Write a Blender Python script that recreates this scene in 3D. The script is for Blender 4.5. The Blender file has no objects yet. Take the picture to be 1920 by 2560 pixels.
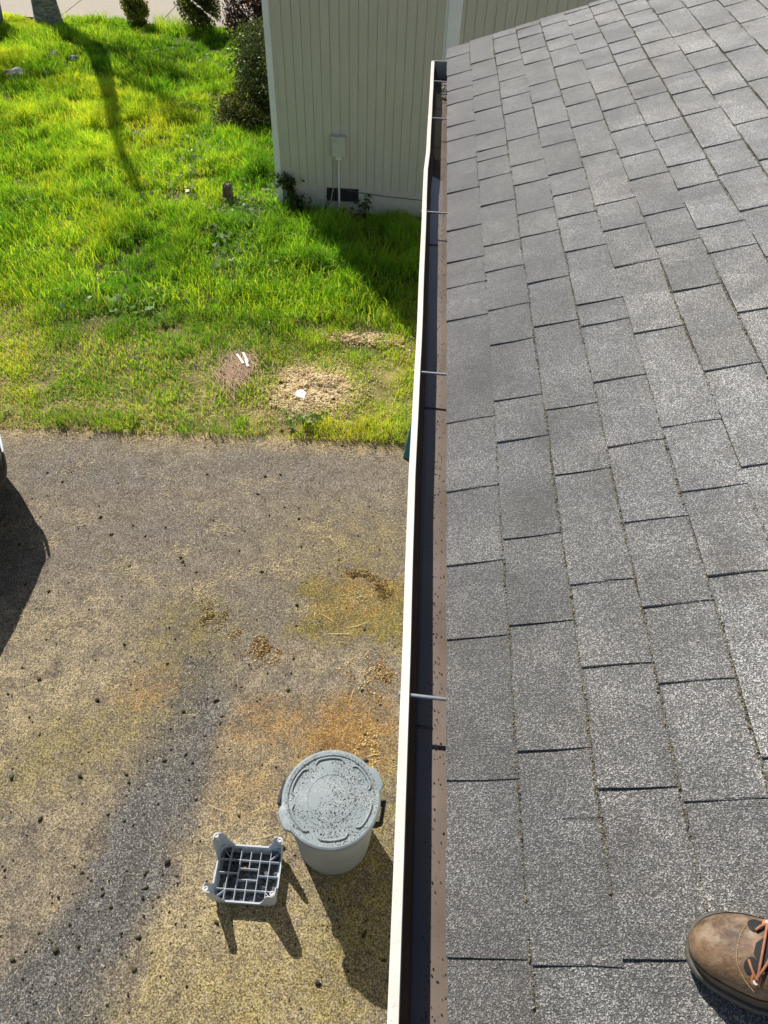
import bpy, math, random
import numpy as np
from mathutils import Vector, Matrix, noise as mnoise

random.seed(7)
RNG = np.random.default_rng(11)
SC = bpy.context.scene
COL = SC.collection
R = math.radians

# ------------------------------------------------------------------ camera
CAM_H = 4.9
cd = bpy.data.cameras.new('camera')
cam = bpy.data.objects.new('camera', cd)
COL.objects.link(cam)
cd.sensor_fit = 'VERTICAL'
cd.sensor_height = 36.0
cd.lens = 1775 / 2560 * 36.0
cd.clip_start = 0.05
cd.clip_end = 600
cx = Vector((0.99775656, 0.05900136, 0.0316336))            # camera right in world
dn = Vector((0.06513793, -0.74649345, -0.66219678))         # image down in world
fw = Vector((-0.01545623, 0.66277173, -0.74866197))         # view direction
m = Matrix((cx, -dn, -fw)).transposed().to_4x4()
m.translation = (0, 0, CAM_H)
cam.matrix_world = m
SC.camera = cam

# ------------------------------------------------------------------ light
SUN_EL, SUN_AZ = R(43), R(34.6)        # azimuth measured from +Y towards -X
SUN = Vector((-math.sin(SUN_AZ) * math.cos(SUN_EL), math.cos(SUN_AZ) * math.cos(SUN_EL), math.sin(SUN_EL)))
w = bpy.data.worlds.new('World')
SC.world = w
w.use_nodes = True
nt = w.node_tree
sky = nt.nodes.new('ShaderNodeTexSky')
sky.sky_type = 'NISHITA'
sky.sun_disc = False
sky.sun_elevation = SUN_EL
sky.sun_rotation = -SUN_AZ
bg = nt.nodes['Background']
nt.links.new(sky.outputs[0], bg.inputs[0])
bg.inputs[1].default_value = 0.058
sl = bpy.data.lights.new('sun', 'SUN')
sl.energy = 5.0
sl.angle = R(0.55)
sl.color = (1.0, 0.94, 0.84)
so = bpy.data.objects.new('sun', sl)
COL.objects.link(so)
so.rotation_euler = (-SUN).to_track_quat('-Z', 'Y').to_euler()
so.location = (-10, 15, 18)
SC.view_settings.view_transform = 'Standard'
SC.view_settings.look = 'None'
SC.view_settings.gamma = 1.0
SC.view_settings.exposure = 0.44
SC.render.engine = 'CYCLES'
SC.cycles.max_bounces = 8
SC.cycles.transparent_max_bounces = 16
SC.cycles.caustics_reflective = False
SC.cycles.caustics_refractive = False

# ------------------------------------------------------------------ material helpers
def new_mat(name):
    mt = bpy.data.materials.new(name)
    mt.use_nodes = True
    t = mt.node_tree
    return mt, t, t.nodes['Principled BSDF']

def N(t, kind, **kw):
    n = t.nodes.new(kind)
    for k, v in kw.items():
        if k.startswith('i_'):
            n.inputs[k[2:].replace('_', ' ')].default_value = v
        else:
            setattr(n, k, v)
    return n

def coords(t):
    return N(t, 'ShaderNodeTexCoord').outputs['Object']

def noise(t, vec, scale, detail=4, rough=0.6, dist=0.0):
    n = N(t, 'ShaderNodeTexNoise')
    n.inputs['Scale'].default_value = scale
    n.inputs['Detail'].default_value = detail
    n.inputs['Roughness'].default_value = rough
    n.inputs['Distortion'].default_value = dist
    t.links.new(vec, n.inputs['Vector'])
    return n.outputs['Fac']

def ramp(t, fac, stops, interp='LINEAR'):
    r = N(t, 'ShaderNodeValToRGB')
    r.color_ramp.interpolation = interp
    els = r.color_ramp.elements
    while len(els) < len(stops):
        els.new(0.5)
    for e, (p, c) in zip(els, stops):
        e.position = p
        if not isinstance(c, (tuple, list)):
            c = (c, c, c)
        e.color = (*c[:3], 1)
    t.links.new(fac, r.inputs[0])
    return r.outputs[0]

def mix(t, fac, a, b, mode='MIX'):
    n = N(t, 'ShaderNodeMix', data_type='RGBA', blend_type=mode)
    for sock, v in ((n.inputs[0], fac), (n.inputs[6], a), (n.inputs[7], b)):
        if hasattr(v, 'is_linked'):
            t.links.new(v, sock)
        elif isinstance(v, (int, float)):
            sock.default_value = v if sock == n.inputs[0] else (v, v, v, 1)
        else:
            sock.default_value = (*v[:3], 1)
    return n.outputs[2]

def math_n(t, op, a, b=0.0):
    n = N(t, 'ShaderNodeMath', operation=op)
    for sock, v in ((n.inputs[0], a), (n.inputs[1], b)):
        if hasattr(v, 'is_linked'):
            t.links.new(v, sock)
        else:
            sock.default_value = v
    return n.outputs[0]

def bump(t, p, h, dist, strength=1.0):
    b = N(t, 'ShaderNodeBump')
    b.inputs['Strength'].default_value = strength
    b.inputs['Distance'].default_value = dist
    t.links.new(h, b.inputs['Height'])
    t.links.new(b.outputs[0], p.inputs['Normal'])

def simple(name, color, rough=0.6, var=0.25, scale=12, spec=0.4, metal=0.0, bumpd=0.0, bscale=60):
    mt, t, p = new_mat(name)
    v = coords(t)
    f = noise(t, v, scale, 5)
    c = ramp(t, f, [(0.3, tuple(x * (1 - var) for x in color)), (0.7, tuple(min(1, x * (1 + var)) for x in color))])
    t.links.new(c, p.inputs['Base Color'])
    p.inputs['Roughness'].default_value = rough
    p.inputs['Specular IOR Level'].default_value = spec
    p.inputs['Metallic'].default_value = metal
    if bumpd:
        bump(t, p, noise(t, v, bscale, 3), bumpd)
    return mt

def attr(t, name):
    return N(t, 'ShaderNodeAttribute', attribute_name=name)

# ------------------------------------------------------------------ mesh helpers
class MB:
    def __init__(self):
        self.v, self.f, self.mi = [], [], []
        self.cur = 0
    def add(self, verts, faces):
        o = len(self.v)
        self.v += [tuple(x) for x in verts]
        for f in faces:
            self.f.append(tuple(i + o for i in f))
            self.mi.append(self.cur)
    def box(self, x0, x1, y0, y1, z0, z1):
        self.hexa([(x0, y0, z0), (x1, y0, z0), (x1, y1, z0), (x0, y1, z0), (x0, y0, z1), (x1, y0, z1), (x1, y1, z1), (x0, y1, z1)])
    def hexa(self, p):
        self.add(p, [(0, 3, 2, 1), (4, 5, 6, 7), (0, 1, 5, 4), (1, 2, 6, 5), (2, 3, 7, 6), (3, 0, 4, 7)])
    def bar(self, a, b, w, h, up=(0, 0, 1)):
        a, b = Vector(a), Vector(b)
        d = (b - a).normalized()
        s = d.cross(Vector(up)).normalized() * (w / 2)
        u = s.cross(d).normalized() * (h / 2)
        self.hexa([a - s - u, a + s - u, b + s - u, b - s - u, a - s + u, a + s + u, b + s + u, b - s + u])
    def tube(self, pts, rad, n=10, cap=True):
        pts = [Vector(p) for p in pts]
        if not isinstance(rad, (list, tuple)):
            rad = [rad] * len(pts)
        rings = []
        prev = None
        for i, p in enumerate(pts):
            d = (pts[min(i + 1, len(pts) - 1)] - pts[max(i - 1, 0)]).normalized()
            if prev is None:
                u = d.orthogonal().normalized()
            else:
                u = (prev - d * prev.dot(d)).normalized()
            prev = u
            s = d.cross(u)
            rings.append([p + (u * math.cos(2 * math.pi * k / n) + s * math.sin(2 * math.pi * k / n)) * rad[i] for k in range(n)])
        self.loft(rings, cap)
    def loft(self, rings, cap=True, closed=True):
        n = len(rings[0])
        verts = [p for r in rings for p in r]
        faces = []
        for i in range(len(rings) - 1):
            for k in range(n if closed else n - 1):
                a, b = i * n + k, i * n + (k + 1) % n
                faces.append((a, b, b + n, a + n))
        if cap:
            faces.append(tuple(range(n - 1, -1, -1)))
            faces.append(tuple((len(rings) - 1) * n + k for k in range(n)))
        self.add(verts, faces)
    def lathe(self, prof, c=(0, 0, 0), n=48):
        verts, faces = [], []
        for (r, z) in prof:
            for k in range(n):
                a = 2 * math.pi * k / n
                verts.append((c[0] + r * math.cos(a), c[1] + r * math.sin(a), c[2] + z))
        for i in range(len(prof) - 1):
            for k in range(n):
                a, b = i * n + k, i * n + (k + 1) % n
                faces.append((a, b, b + n, a + n))
        self.add(verts, faces)
    def build(self, name, mats, parent=None, smooth=False, bevel=0.0, segs=2):
        me = bpy.data.meshes.new(name)
        me.from_pydata(self.v, [], self.f)
        if not isinstance(mats, (list, tuple)):
            mats = [mats]
        for mm in mats:
            me.materials.append(mm)
        if len(mats) > 1:
            me.polygons.foreach_set('material_index', self.mi)
        if smooth:
            me.polygons.foreach_set('use_smooth', [True] * len(me.polygons))
        me.update()
        if smooth:
            me.set_sharp_from_angle(angle=R(smooth if smooth is not True else 60))
        o = bpy.data.objects.new(name, me)
        COL.objects.link(o)
        if parent:
            o.parent = parent
            o.matrix_parent_inverse = parent_world(parent).inverted()
        if bevel:
            b = o.modifiers.new('bevel', 'BEVEL')
            b.width = bevel
            b.segments = segs
            b.limit_method = 'ANGLE'
        return o

def parent_world(o):
    if o.parent:
        return parent_world(o.parent) @ o.matrix_parent_inverse @ o.matrix_basis
    return o.matrix_basis.copy()

def np_mesh(name, verts, loops, sizes, mats, parent=None, mi=None, attrs=None, smooth=False):
    """fast mesh: verts (n,3), flat loop index array, polygon sizes"""
    me = bpy.data.meshes.new(name)
    me.vertices.add(len(verts))
    me.vertices.foreach_set('co', np.asarray(verts, np.float32).ravel())
    me.loops.add(len(loops))
    me.loops.foreach_set('vertex_index', np.asarray(loops, np.int32))
    me.polygons.add(len(sizes))
    starts = np.concatenate([[0], np.cumsum(sizes)[:-1]]).astype(np.int32)
    me.polygons.foreach_set('loop_start', starts)
    if not isinstance(mats, (list, tuple)):
        mats = [mats]
    for mm in mats:
        me.materials.append(mm)
    if mi is not None:
        me.polygons.foreach_set('material_index', np.asarray(mi, np.int32))
    if smooth:
        me.polygons.foreach_set('use_smooth', np.ones(len(sizes), bool))
    me.update(calc_edges=True)
    for k, arr in (attrs or {}).items():
        a = me.attributes.new(k, 'FLOAT', 'POINT')
        a.data.foreach_set('value', np.asarray(arr, np.float32))
    o = bpy.data.objects.new(name, me)
    COL.objects.link(o)
    if parent:
        o.parent = parent
        o.matrix_parent_inverse = parent_world(parent).inverted()
    return o

def tag(o, label=None, cat=None, group=None, kind=None):
    if label: o['label'] = label
    if cat: o['category'] = cat
    if group: o['group'] = group
    if kind: o['kind'] = kind
    return o

def empty(name, loc, label, cat, group=None):
    o = bpy.data.objects.new(name, None)
    COL.objects.link(o)
    o.location = loc
    o.empty_display_size = 0.2
    return tag(o, label, cat, group)

_perm = RNG.random((256, 256))
def vnoise(x, y, s=1.0, seed=0):
    """tiling value noise 0..1"""
    x = np.asarray(x) * s + seed * 17.31
    y = np.asarray(y) * s + seed * 5.77
    xi, yi = np.floor(x).astype(int), np.floor(y).astype(int)
    fx, fy = x - xi, y - yi
    fx, fy = fx * fx * (3 - 2 * fx), fy * fy * (3 - 2 * fy)
    g = lambda a, b: _perm[a % 256, b % 256]
    return (g(xi, yi) * (1 - fx) + g(xi + 1, yi) * fx) * (1 - fy) + (g(xi, yi + 1) * (1 - fx) + g(xi + 1, yi + 1) * fx) * fy

def fbm(x, y, s=1.0, seed=0, o=4):
    r, a, tot = 0, 1, 0
    for i in range(o):
        r = r + a * vnoise(x, y, s * 2 ** i, seed + i * 3)
        tot += a
        a *= 0.55
    return r / tot

OCT = np.array([(1, 0, 0), (-1, 0, 0), (0, 1, 0), (0, -1, 0), (0, 0, 1), (0, 0, -1)], float)
OCTF = np.array([(0, 2, 4), (2, 1, 4), (1, 3, 4), (3, 0, 4), (2, 0, 5), (1, 2, 5), (3, 1, 5), (0, 3, 5)])
def crumbs(name, pos, size, mats, mi=None, flat=0.7, parent=None):
    """many small irregular lumps in one mesh"""
    n = len(pos)
    sc = np.asarray(size)[:, None, None] * (0.6 + 0.8 * RNG.random((n, 6, 1)))
    v = OCT[None] * sc
    a = RNG.random(n) * 6.283
    ca, sa = np.cos(a)[:, None], np.sin(a)[:, None]
    el = (0.7 + 0.7 * RNG.random(n))[:, None]
    x, y = v[:, :, 0] * el, v[:, :, 1] / el
    v = np.stack([x * ca - y * sa, x * sa + y * ca, v[:, :, 2] * flat], -1) + (RNG.random((n, 6, 3)) - 0.5) * np.asarray(size)[:, None, None] * 0.5
    v = v + np.asarray(pos)[:, None, :]
    f = OCTF[None] + (np.arange(n) * 6)[:, None, None]
    return np_mesh(name, v.reshape(-1, 3), f.ravel(), np.full(n * 8, 3), mats, parent,
                   None if mi is None else np.repeat(mi, 8))

def slivers(name, pos, length, width, mats, mi=None, ang=None, arch=0.25, parent=None):
    """many thin bent strips lying about (straw, twigs)"""
    n = len(pos)
    a = RNG.random(n) * 6.283 if ang is None else ang
    d = np.stack([np.cos(a), np.sin(a), (RNG.random(n) - 0.5) * 0.25], -1)
    s = np.stack([-np.sin(a), np.cos(a), np.zeros(n)], -1)
    L, W = np.asarray(length)[:, None], np.asarray(width)[:, None]
    bend = ((RNG.random(n) - 0.5) * arch)[:, None] * L
    pos = np.asarray(pos)
    vs = []
    for tt, ww in ((-0.5, 0.5), (0.0, 1.0), (0.5, 0.5)):
        c = pos + d * L * tt + s * bend * (1 - 4 * tt * tt)
        c[:, 2] += (1 - 4 * tt * tt) * 0.004
        vs += [c - s * W * ww / 2, c + s * W * ww / 2]
    v = np.stack(vs, 1).reshape(-1, 3)
    b = (np.arange(n) * 6)[:, None, None]
    f = np.array([(0, 1, 3, 2), (2, 3, 5, 4)])[None] + b
    return np_mesh(name, v, f.ravel(), np.full(n * 2, 4), mats, parent, None if mi is None else np.repeat(mi, 2))

def leaves(name, pts, size, mats, mi=None, parent=None, updir=None, aspect=0.55):
    """many leaf quads at pts with random orientation (diamond, folded a little)"""
    n = len(pts)
    d = RNG.normal(size=(n, 3))
    if updir is not None:
        d = d * 0.7 + updir
    d /= np.linalg.norm(d, axis=1)[:, None]
    r = RNG.normal(size=(n, 3))
    s = np.cross(d, r)
    s /= np.linalg.norm(s, axis=1)[:, None]
    L = (np.asarray(size) * (0.6 + 0.8 * RNG.random(n)))[:, None]
    p = np.asarray(pts)
    nn = np.cross(d, s)
    v = np.stack([p - d * L * .5, p + s * L * aspect * .5 + nn * L * .1, p + d * L * .5, p - s * L * aspect * .5 + nn * L * .1], 1).reshape(-1, 3)
    f = np.array([0, 1, 2, 3])[None] + (np.arange(n) * 4)[:, None]
    return np_mesh(name, v, f.ravel(), np.full(n, 4), mats, parent, mi)

def leaf_mat(name, color, trans=0.45, var=0.5, scale=9, rough=0.45):
    mt, t, p = new_mat(name)
    v = coords(t)
    f = noise(t, v, scale, 3)
    c = ramp(t, f, [(0.3, tuple(x * (1 - var) for x in color)), (0.7, tuple(min(1, x * (1 + var)) for x in color))])
    t.links.new(c, p.inputs['Base Color'])
    p.inputs['Roughness'].default_value = rough
    p.inputs['Specular IOR Level'].default_value = 0.3
    tr = N(t, 'ShaderNodeBsdfTranslucent')
    t.links.new(c, tr.inputs['Color'])
    mx = N(t, 'ShaderNodeMixShader')
    mx.inputs[0].default_value = trans
    t.links.new(p.outputs[0], mx.inputs[1])
    t.links.new(tr.outputs[0], mx.inputs[2])
    t.links.new(mx.outputs[0], t.nodes['Material Output'].inputs['Surface'])
    return mt

# ------------------------------------------------------------------ setting: ground, driveway, street
EDGE_Y = 5.2
def edge_y(x):
    return EDGE_Y + 0.03 * (x + 2) + 0.05 * (fbm(x, x * 0 + 3.3, 1.7, 5) - 0.5) * 2

mt, t, p = new_mat('soil')
v = coords(t)
c = ramp(t, noise(t, v, 5, 8, .7), [(0.3, (.05, .04, .018)), (0.5, (.20, .165, .065)), (0.7, (.42, .34, .15))])
c = mix(t, attr(t, 'lush').outputs['Fac'], c, ramp(t, noise(t, v, 8, 6, .7), [(0.3, (.025, .022, .010)), (0.6, (.09, .075, .03)), (0.75, (.20, .16, .07))]))
t.links.new(c, p.inputs['Base Color'])
p.inputs['Roughness'].default_value = 0.95
bump(t, p, noise(t, v, 45, 5), 0.02)
M_soil = mt

b = MB()
S = 250
b.add([(-S, -S, -0.03), (S, -S, -0.03), (S, S, -0.03), (-S, S, -0.03)], [(0, 1, 2, 3)])
tag(b.build('ground', M_soil), kind='structure')

# lawn soil with slight undulation
def lawn_z(x, y):
    e = np.clip((y - 5.25) / 1.2, 0, 1)
    return 0.015 + e * (0.02 + 0.10 * (fbm(x, y, 0.5, 2) - 0.3)) * np.clip((18.9 - y) / 1.5, 0.2, 1)
nx, ny = 160, 180
gx, gy = np.meshgrid(np.linspace(-14, 6, nx), np.linspace(0, 1, ny))
ey = edge_y(gx)
gy = ey + gy * (18.62 - ey)
gz = lawn_z(gx, gy)
gz[0, :] = 0.0
vv = np.stack([gx, gy, gz], -1).reshape(-1, 3)
ii = (np.arange(ny - 1)[:, None] * nx + np.arange(nx - 1)[None]).ravel()
tag(np_mesh('lawn_soil', vv, np.stack([ii, ii + 1, ii + nx + 1, ii + nx], 1).ravel(), np.full(len(ii), 4), M_soil, smooth=True, attrs=dict(lush=np.clip((gy - 6.4) / 1.6, 0, 1).ravel())), kind='structure')

# driveway: fine grid that carries where the stains lie
def blob(x, y, cx_, cy_, rx, ry, rot=0.0, soft=0.5):
    dx, dy = x - cx_, y - cy_
    cr, sr = math.cos(rot), math.sin(rot)
    u, w_ = (dx * cr + dy * sr) / rx, (-dx * sr + dy * cr) / ry
    d = np.sqrt(u * u + w_ * w_) + (fbm(x, y, 3.0, 9) - 0.5) * 0.9
    return np.clip((1 + soft - d) / (2 * soft), 0, 1)
DX0, DX1, DY0, DY1 = -9.0, 1.2, -2.0, 5.36
st = 0.03
nx, ny = int((DX1 - DX0) / st), int((DY1 - DY0) / st)
gx, gy = np.meshgrid(np.linspace(DX0, DX1, nx), np.linspace(DY0, DY1, ny))
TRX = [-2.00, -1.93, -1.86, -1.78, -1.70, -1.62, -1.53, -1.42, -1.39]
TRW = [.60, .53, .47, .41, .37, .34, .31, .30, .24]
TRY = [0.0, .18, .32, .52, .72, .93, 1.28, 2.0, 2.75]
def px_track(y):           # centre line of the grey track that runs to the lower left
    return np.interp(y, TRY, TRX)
def boxmask(x, y, x0, x1, y0, y1, soft=.20):
    wx, wy = (fbm(x, y, 4.5, 33) - .5) * .55, (fbm(x, y, 4.5, 44) - .5) * .34
    return (np.clip((x + wx - x0) / soft, 0, 1) * np.clip((x1 - x - wx) / soft, 0, 1) * np.clip((y + wy - y0) / soft, 0, 1) * np.clip((y1 - y - wy) / soft, 0, 1))
wob = (fbm(gx, gy, 2.6, 4) - 0.5)
wob2 = (fbm(gx, gy, 8, 14) - 0.5)
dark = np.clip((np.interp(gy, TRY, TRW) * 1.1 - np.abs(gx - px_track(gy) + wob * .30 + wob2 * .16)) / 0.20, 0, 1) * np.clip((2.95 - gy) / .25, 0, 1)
dark = np.maximum(dark, 0.55 * blob(gx, gy, -2.9, 4.65, 1.1, 0.32, 0.05, .5))
dark = np.maximum(dark, 0.40 * blob(gx, gy, -1.6, 4.8, 1.3, 0.25, 0, .6))
dark = np.maximum(dark, 0.35 * blob(gx, gy, -2.1, 3.9, .7, .35, 0.3, .6))
dark = np.maximum(dark, 0.40 * blob(gx, gy, -1.2, 3.0, .5, .35, 0.6, .6))
orange = 0.55 * boxmask(gx, gy, -1.18, .2, 1.92, 2.56)
orange = np.maximum(orange, 0.95 * blob(gx, gy, -0.30, 2.16, 0.30, 0.26, 0.1, .6))
orange = np.maximum(orange, 0.45 * blob(gx, gy, -0.25, 3.36, .30, .22, .2, .8))
orange = np.maximum(orange, 0.45 * blob(gx, gy, -1.73, 2.45, .22, .14, .2, .7))
orange = np.maximum(orange, 0.30 * blob(gx, gy, -0.9, 1.75, .30, .22, .2, .6))
green = 0.95 * boxmask(gx, gy, -.80, .4, 2.80, 3.66, .22)
green = np.maximum(green, 0.4 * blob(gx, gy, -0.35, 3.8, .6, .5, .1, .7))
green = np.maximum(green, 0.5 * blob(gx, gy, -1.55, 2.9, .35, .4, .3, .7))
green = np.maximum(green, 0.45 * blob(gx, gy, -2.2, 1.9, .8, .25, .5, .7))
green = np.maximum(green, 0.6 * blob(gx, gy, -0.05, 1.1, .38, 1.0, 0, .6))
green = np.maximum(green, 0.4 * blob(gx, gy, -0.75, 0.5, .5, .35, .3, .8))
green = np.maximum(green, 0.35 * blob(gx, gy, -0.95, .35, .5, .3, 0, .6))
tan = 0.9 * blob(gx, gy, -0.75, 0.75, .80, .85, 0, .7)
tan = np.maximum(tan, 0.55 * blob(gx, gy, -2.5, 2.1, .8, .8, .2, .7))
tan = np.maximum(tan, 0.55 * blob(gx, gy, -0.9, 1.55, .8, .4, 0, .7))
tan = np.maximum(tan, 0.45 * boxmask(gx, gy, -.85, .3, 2.58, 2.84))
tan = np.maximum(tan, 0.8 * np.clip((gy - 4.95) / .25, 0, 1) * np.clip(fbm(gx, gy, 2.5, 3) * 1.8 - .3, 0, 1))
tan = np.maximum(tan, 0.45 * np.clip(fbm(gx, gy, 1.7, 27) * 4 - 2.0, 0, 1))
tan *= (1 - 0.85 * dark)
orange *= (1 - 0.7 * dark)
mt, t, p = new_mat('driveway_asphalt')
v = coords(t)
fine = noise(t, v, 120, 3, .8)
mid = noise(t, v, 34, 4, .7)
big = noise(t, v, 1.8, 5, .6)
blot = noise(t, v, 7, 5, .65)
base = ramp(t, fine, [(0.36, (.052, .044, .035)), (0.5, (.19, .158, .120)), (0.64, (.46, .395, .305))])
base = mix(t, math_n(t, 'MULTIPLY', big, 0.55), base, mix(t, 1.0, base, (.62, .60, .58), 'MULTIPLY'))
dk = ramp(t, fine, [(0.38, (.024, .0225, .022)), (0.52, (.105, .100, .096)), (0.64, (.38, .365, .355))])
tn = ramp(t, fine, [(0.38, (.055, .038, .016)), (0.49, (.31, .24, .125)), (0.62, (.68, .57, .35))])
og = ramp(t, fine, [(0.38, (.06, .028, .008)), (0.5, (.26, .145, .042)), (0.64, (.50, .31, .11))])
gr = ramp(t, fine, [(0.38, (.025, .022, .008)), (0.5, (.155, .125, .020)), (0.64, (.38, .31, .08))])
def patchy(a, k=0.9):
    s = math_n(t, 'MULTIPLY', attr(t, a).outputs['Fac'], k)
    j = math_n(t, 'ADD', math_n(t, 'MULTIPLY', math_n(t, 'SUBTRACT', mid, 0.5), 2.2), math_n(t, 'MULTIPLY', math_n(t, 'SUBTRACT', blot, 0.5), 2.2))
    e = math_n(t, 'MULTIPLY', math_n(t, 'MULTIPLY', s, math_n(t, 'SUBTRACT', 1.0, s)), 3.2)
    n_ = math_n(t, 'ADD', s, math_n(t, 'MULTIPLY', j, e))
    n_.node.use_clamp = True
    return n_
lum = ramp(t, blot, [(0.30, .66), (0.5, .98), (0.70, 1.25)])
base = mix(t, patchy('tan'), base, tn)
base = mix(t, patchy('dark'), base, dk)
base = mix(t, patchy('green', .85), base, gr)
base = mix(t, patchy('orange', .95), base, og)
base = mix(t, 1.0, base, lum, 'MULTIPLY')
ag = N(t, 'ShaderNodeTexVoronoi')
ag.inputs['Scale'].default_value = 75
t.links.new(v, ag.inputs['Vector'])
agd = ramp(t, ag.outputs['Distance'], [(0.30, 1.0), (0.42, 0.0)])
agc = N(t, 'ShaderNodeSeparateColor')
t.links.new(ag.outputs['Color'], agc.inputs[0])
lite = math_n(t, 'MULTIPLY', math_n(t, 'GREATER_THAN', agc.outputs[0], .90), agd)
dusk = math_n(t, 'MULTIPLY', math_n(t, 'GREATER_THAN', agc.outputs[1], .88), agd)
base = mix(t, math_n(t, 'MULTIPLY', lite, .65), base, (.52, .48, .42))
base = mix(t, math_n(t, 'MULTIPLY', dusk, .7), base, (.035, .030, .026))
t.links.new(base, p.inputs['Base Color'])
p.inputs['Roughness'].default_value = 0.85
p.inputs['Specular IOR Level'].default_value = 0.3
hh = math_n(t, 'ADD', fine, math_n(t, 'MULTIPLY', mid, 0.8))
bump(t, p, hh, 0.006)
M_drive = mt
vv = np.stack([gx, gy, 0.004 + 0 * gx], -1).reshape(-1, 3)
ii = (np.arange(ny - 1)[:, None] * nx + np.arange(nx - 1)[None]).ravel()
tag(np_mesh('driveway', vv, np.stack([ii, ii + 1, ii + nx + 1, ii + nx], 1).ravel(), np.full(len(ii), 4), M_drive,
            attrs=dict(dark=dark.ravel(), orange=orange.ravel(), green=green.ravel(), tan=tan.ravel())), kind='structure')

mt, t, p = new_mat('street_concrete')
v = coords(t)
c = ramp(t, noise(t, v, 60, 4, .8), [(0.3, (.21, .19, .165)), (0.55, (.37, .335, .285)), (0.75, (.48, .44, .38))])
c = mix(t, noise(t, v, 1.2, 5), c, (.40, .35, .27))
t.links.new(c, p.inputs['Base Color'])
p.inputs['Roughness'].default_value = 0.9
bump(t, p, noise(t, v, 70, 3), 0.006)
M_conc = mt
b = MB()
# sidewalk slabs with open joints between them
xs = [-16.0, -13.2, -10.6, -8.3, -6.0, -3.7, -1.4, 1.0, 3.4, 6.0]
for i in range(len(xs) - 1):
    b.box(xs[i] + .008, xs[i + 1] - .008, 18.45, 20.4, -0.02, 0.06)
for i in range(len(xs) - 1):
    b.box(xs[i] + .008, xs[i + 1] - .008, 20.416, 23.0, -0.02, 0.043)
tag(b.build('sidewalk', M_conc, bevel=0.006), kind='structure')
b = MB()
b.box(-40, 40, 23.1, 33, -0.02, -0.005)
tag(b.build('road', simple('road_asphalt', (.06, .06, .06), .9, .3, 40)), kind='structure')

# ------------------------------------------------------------------ the house we stand on: roof, gutter, walls
EAVE_Z, EAVE_X, Y_END, Y_BACK = 3.5, 0.1376, 5.14, -4.0
CP, SP = 0.94868, 0.31623
def roof_pt(s, y, h=0.0):
    return (EAVE_X + s * CP - h * SP, y, EAVE_Z + s * SP + h * CP)

house = empty('house', (1.5, 1.0, 0), 'house under the grey shingle roof with a white rain gutter along its eave', 'house')

mt, t, p = new_mat('asphalt_shingle')
v = coords(t)
g1 = noise(t, v, 420, 2, .75)
vor = N(t, 'ShaderNodeTexVoronoi')
vor.inputs['Scale'].default_value = 470
t.links.new(v, vor.inputs['Vector'])
gran = ramp(t, vor.outputs['Color'], [(0.0, (.018, .019, .021)), (0.42, (.05, .052, .055)), (0.56, (.20, .20, .203)), (0.68, (.36, .358, .355)), (0.76, (.92, .91, .90))])
gran2 = ramp(t, g1, [(0.42, (.02, .021, .023)), (0.52, (.16, .162, .168)), (0.61, (.78, .78, .78))])
c = mix(t, 0.35, gran, gran2)
bl = ramp(t, noise(t, v, 6, 5, .65), [(0.35, .42), (0.65, .82)])
bl = mix(t, 1.0, bl, ramp(t, noise(t, v, 1.6, 3, .5), [(0.38, .82), (0.62, 1.1)]), 'MULTIPLY')
c = mix(t, 1.0, c, bl, 'MULTIPLY')
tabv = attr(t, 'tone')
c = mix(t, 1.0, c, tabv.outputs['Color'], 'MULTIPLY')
warm = ramp(t, noise(t, v, 2.3, 4), [(0.40, 0.0), (0.62, 1.0)])
c = mix(t, warm, c, mix(t, 1.0, c, (1.04, .99, .91), 'MULTIPLY'))
stn = ramp(t, noise(t, v, 4.2, 6, .7, .4), [(0.54, 0.0), (0.70, 1.0)])
c = mix(t, stn, c, mix(t, 1.0, c, (.62, .58, .53), 'MULTIPLY'))
pal = ramp(t, noise(t, v, 9, 5, .7), [(0.60, 0.0), (0.74, 1.0)])
c = mix(t, pal, c, mix(t, 1.0, c, (1.35, 1.33, 1.30), 'MULTIPLY'))
t.links.new(c, p.inputs['Base Color'])
p.inputs['Roughness'].default_value = 0.80
p.inputs['IOR'].default_value = 1.8
p.inputs['Sheen Weight'].default_value = 0.75
p.inputs['Sheen Roughness'].default_value = 0.45
hb = math_n(t, 'ADD', vor.outputs['Distance'], g1)
bump(t, p, hb, 0.0022)
M_shingle = mt
M_edge = simple('shingle_edge', (.055, .045, .034), .9, .6, 25)

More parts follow.
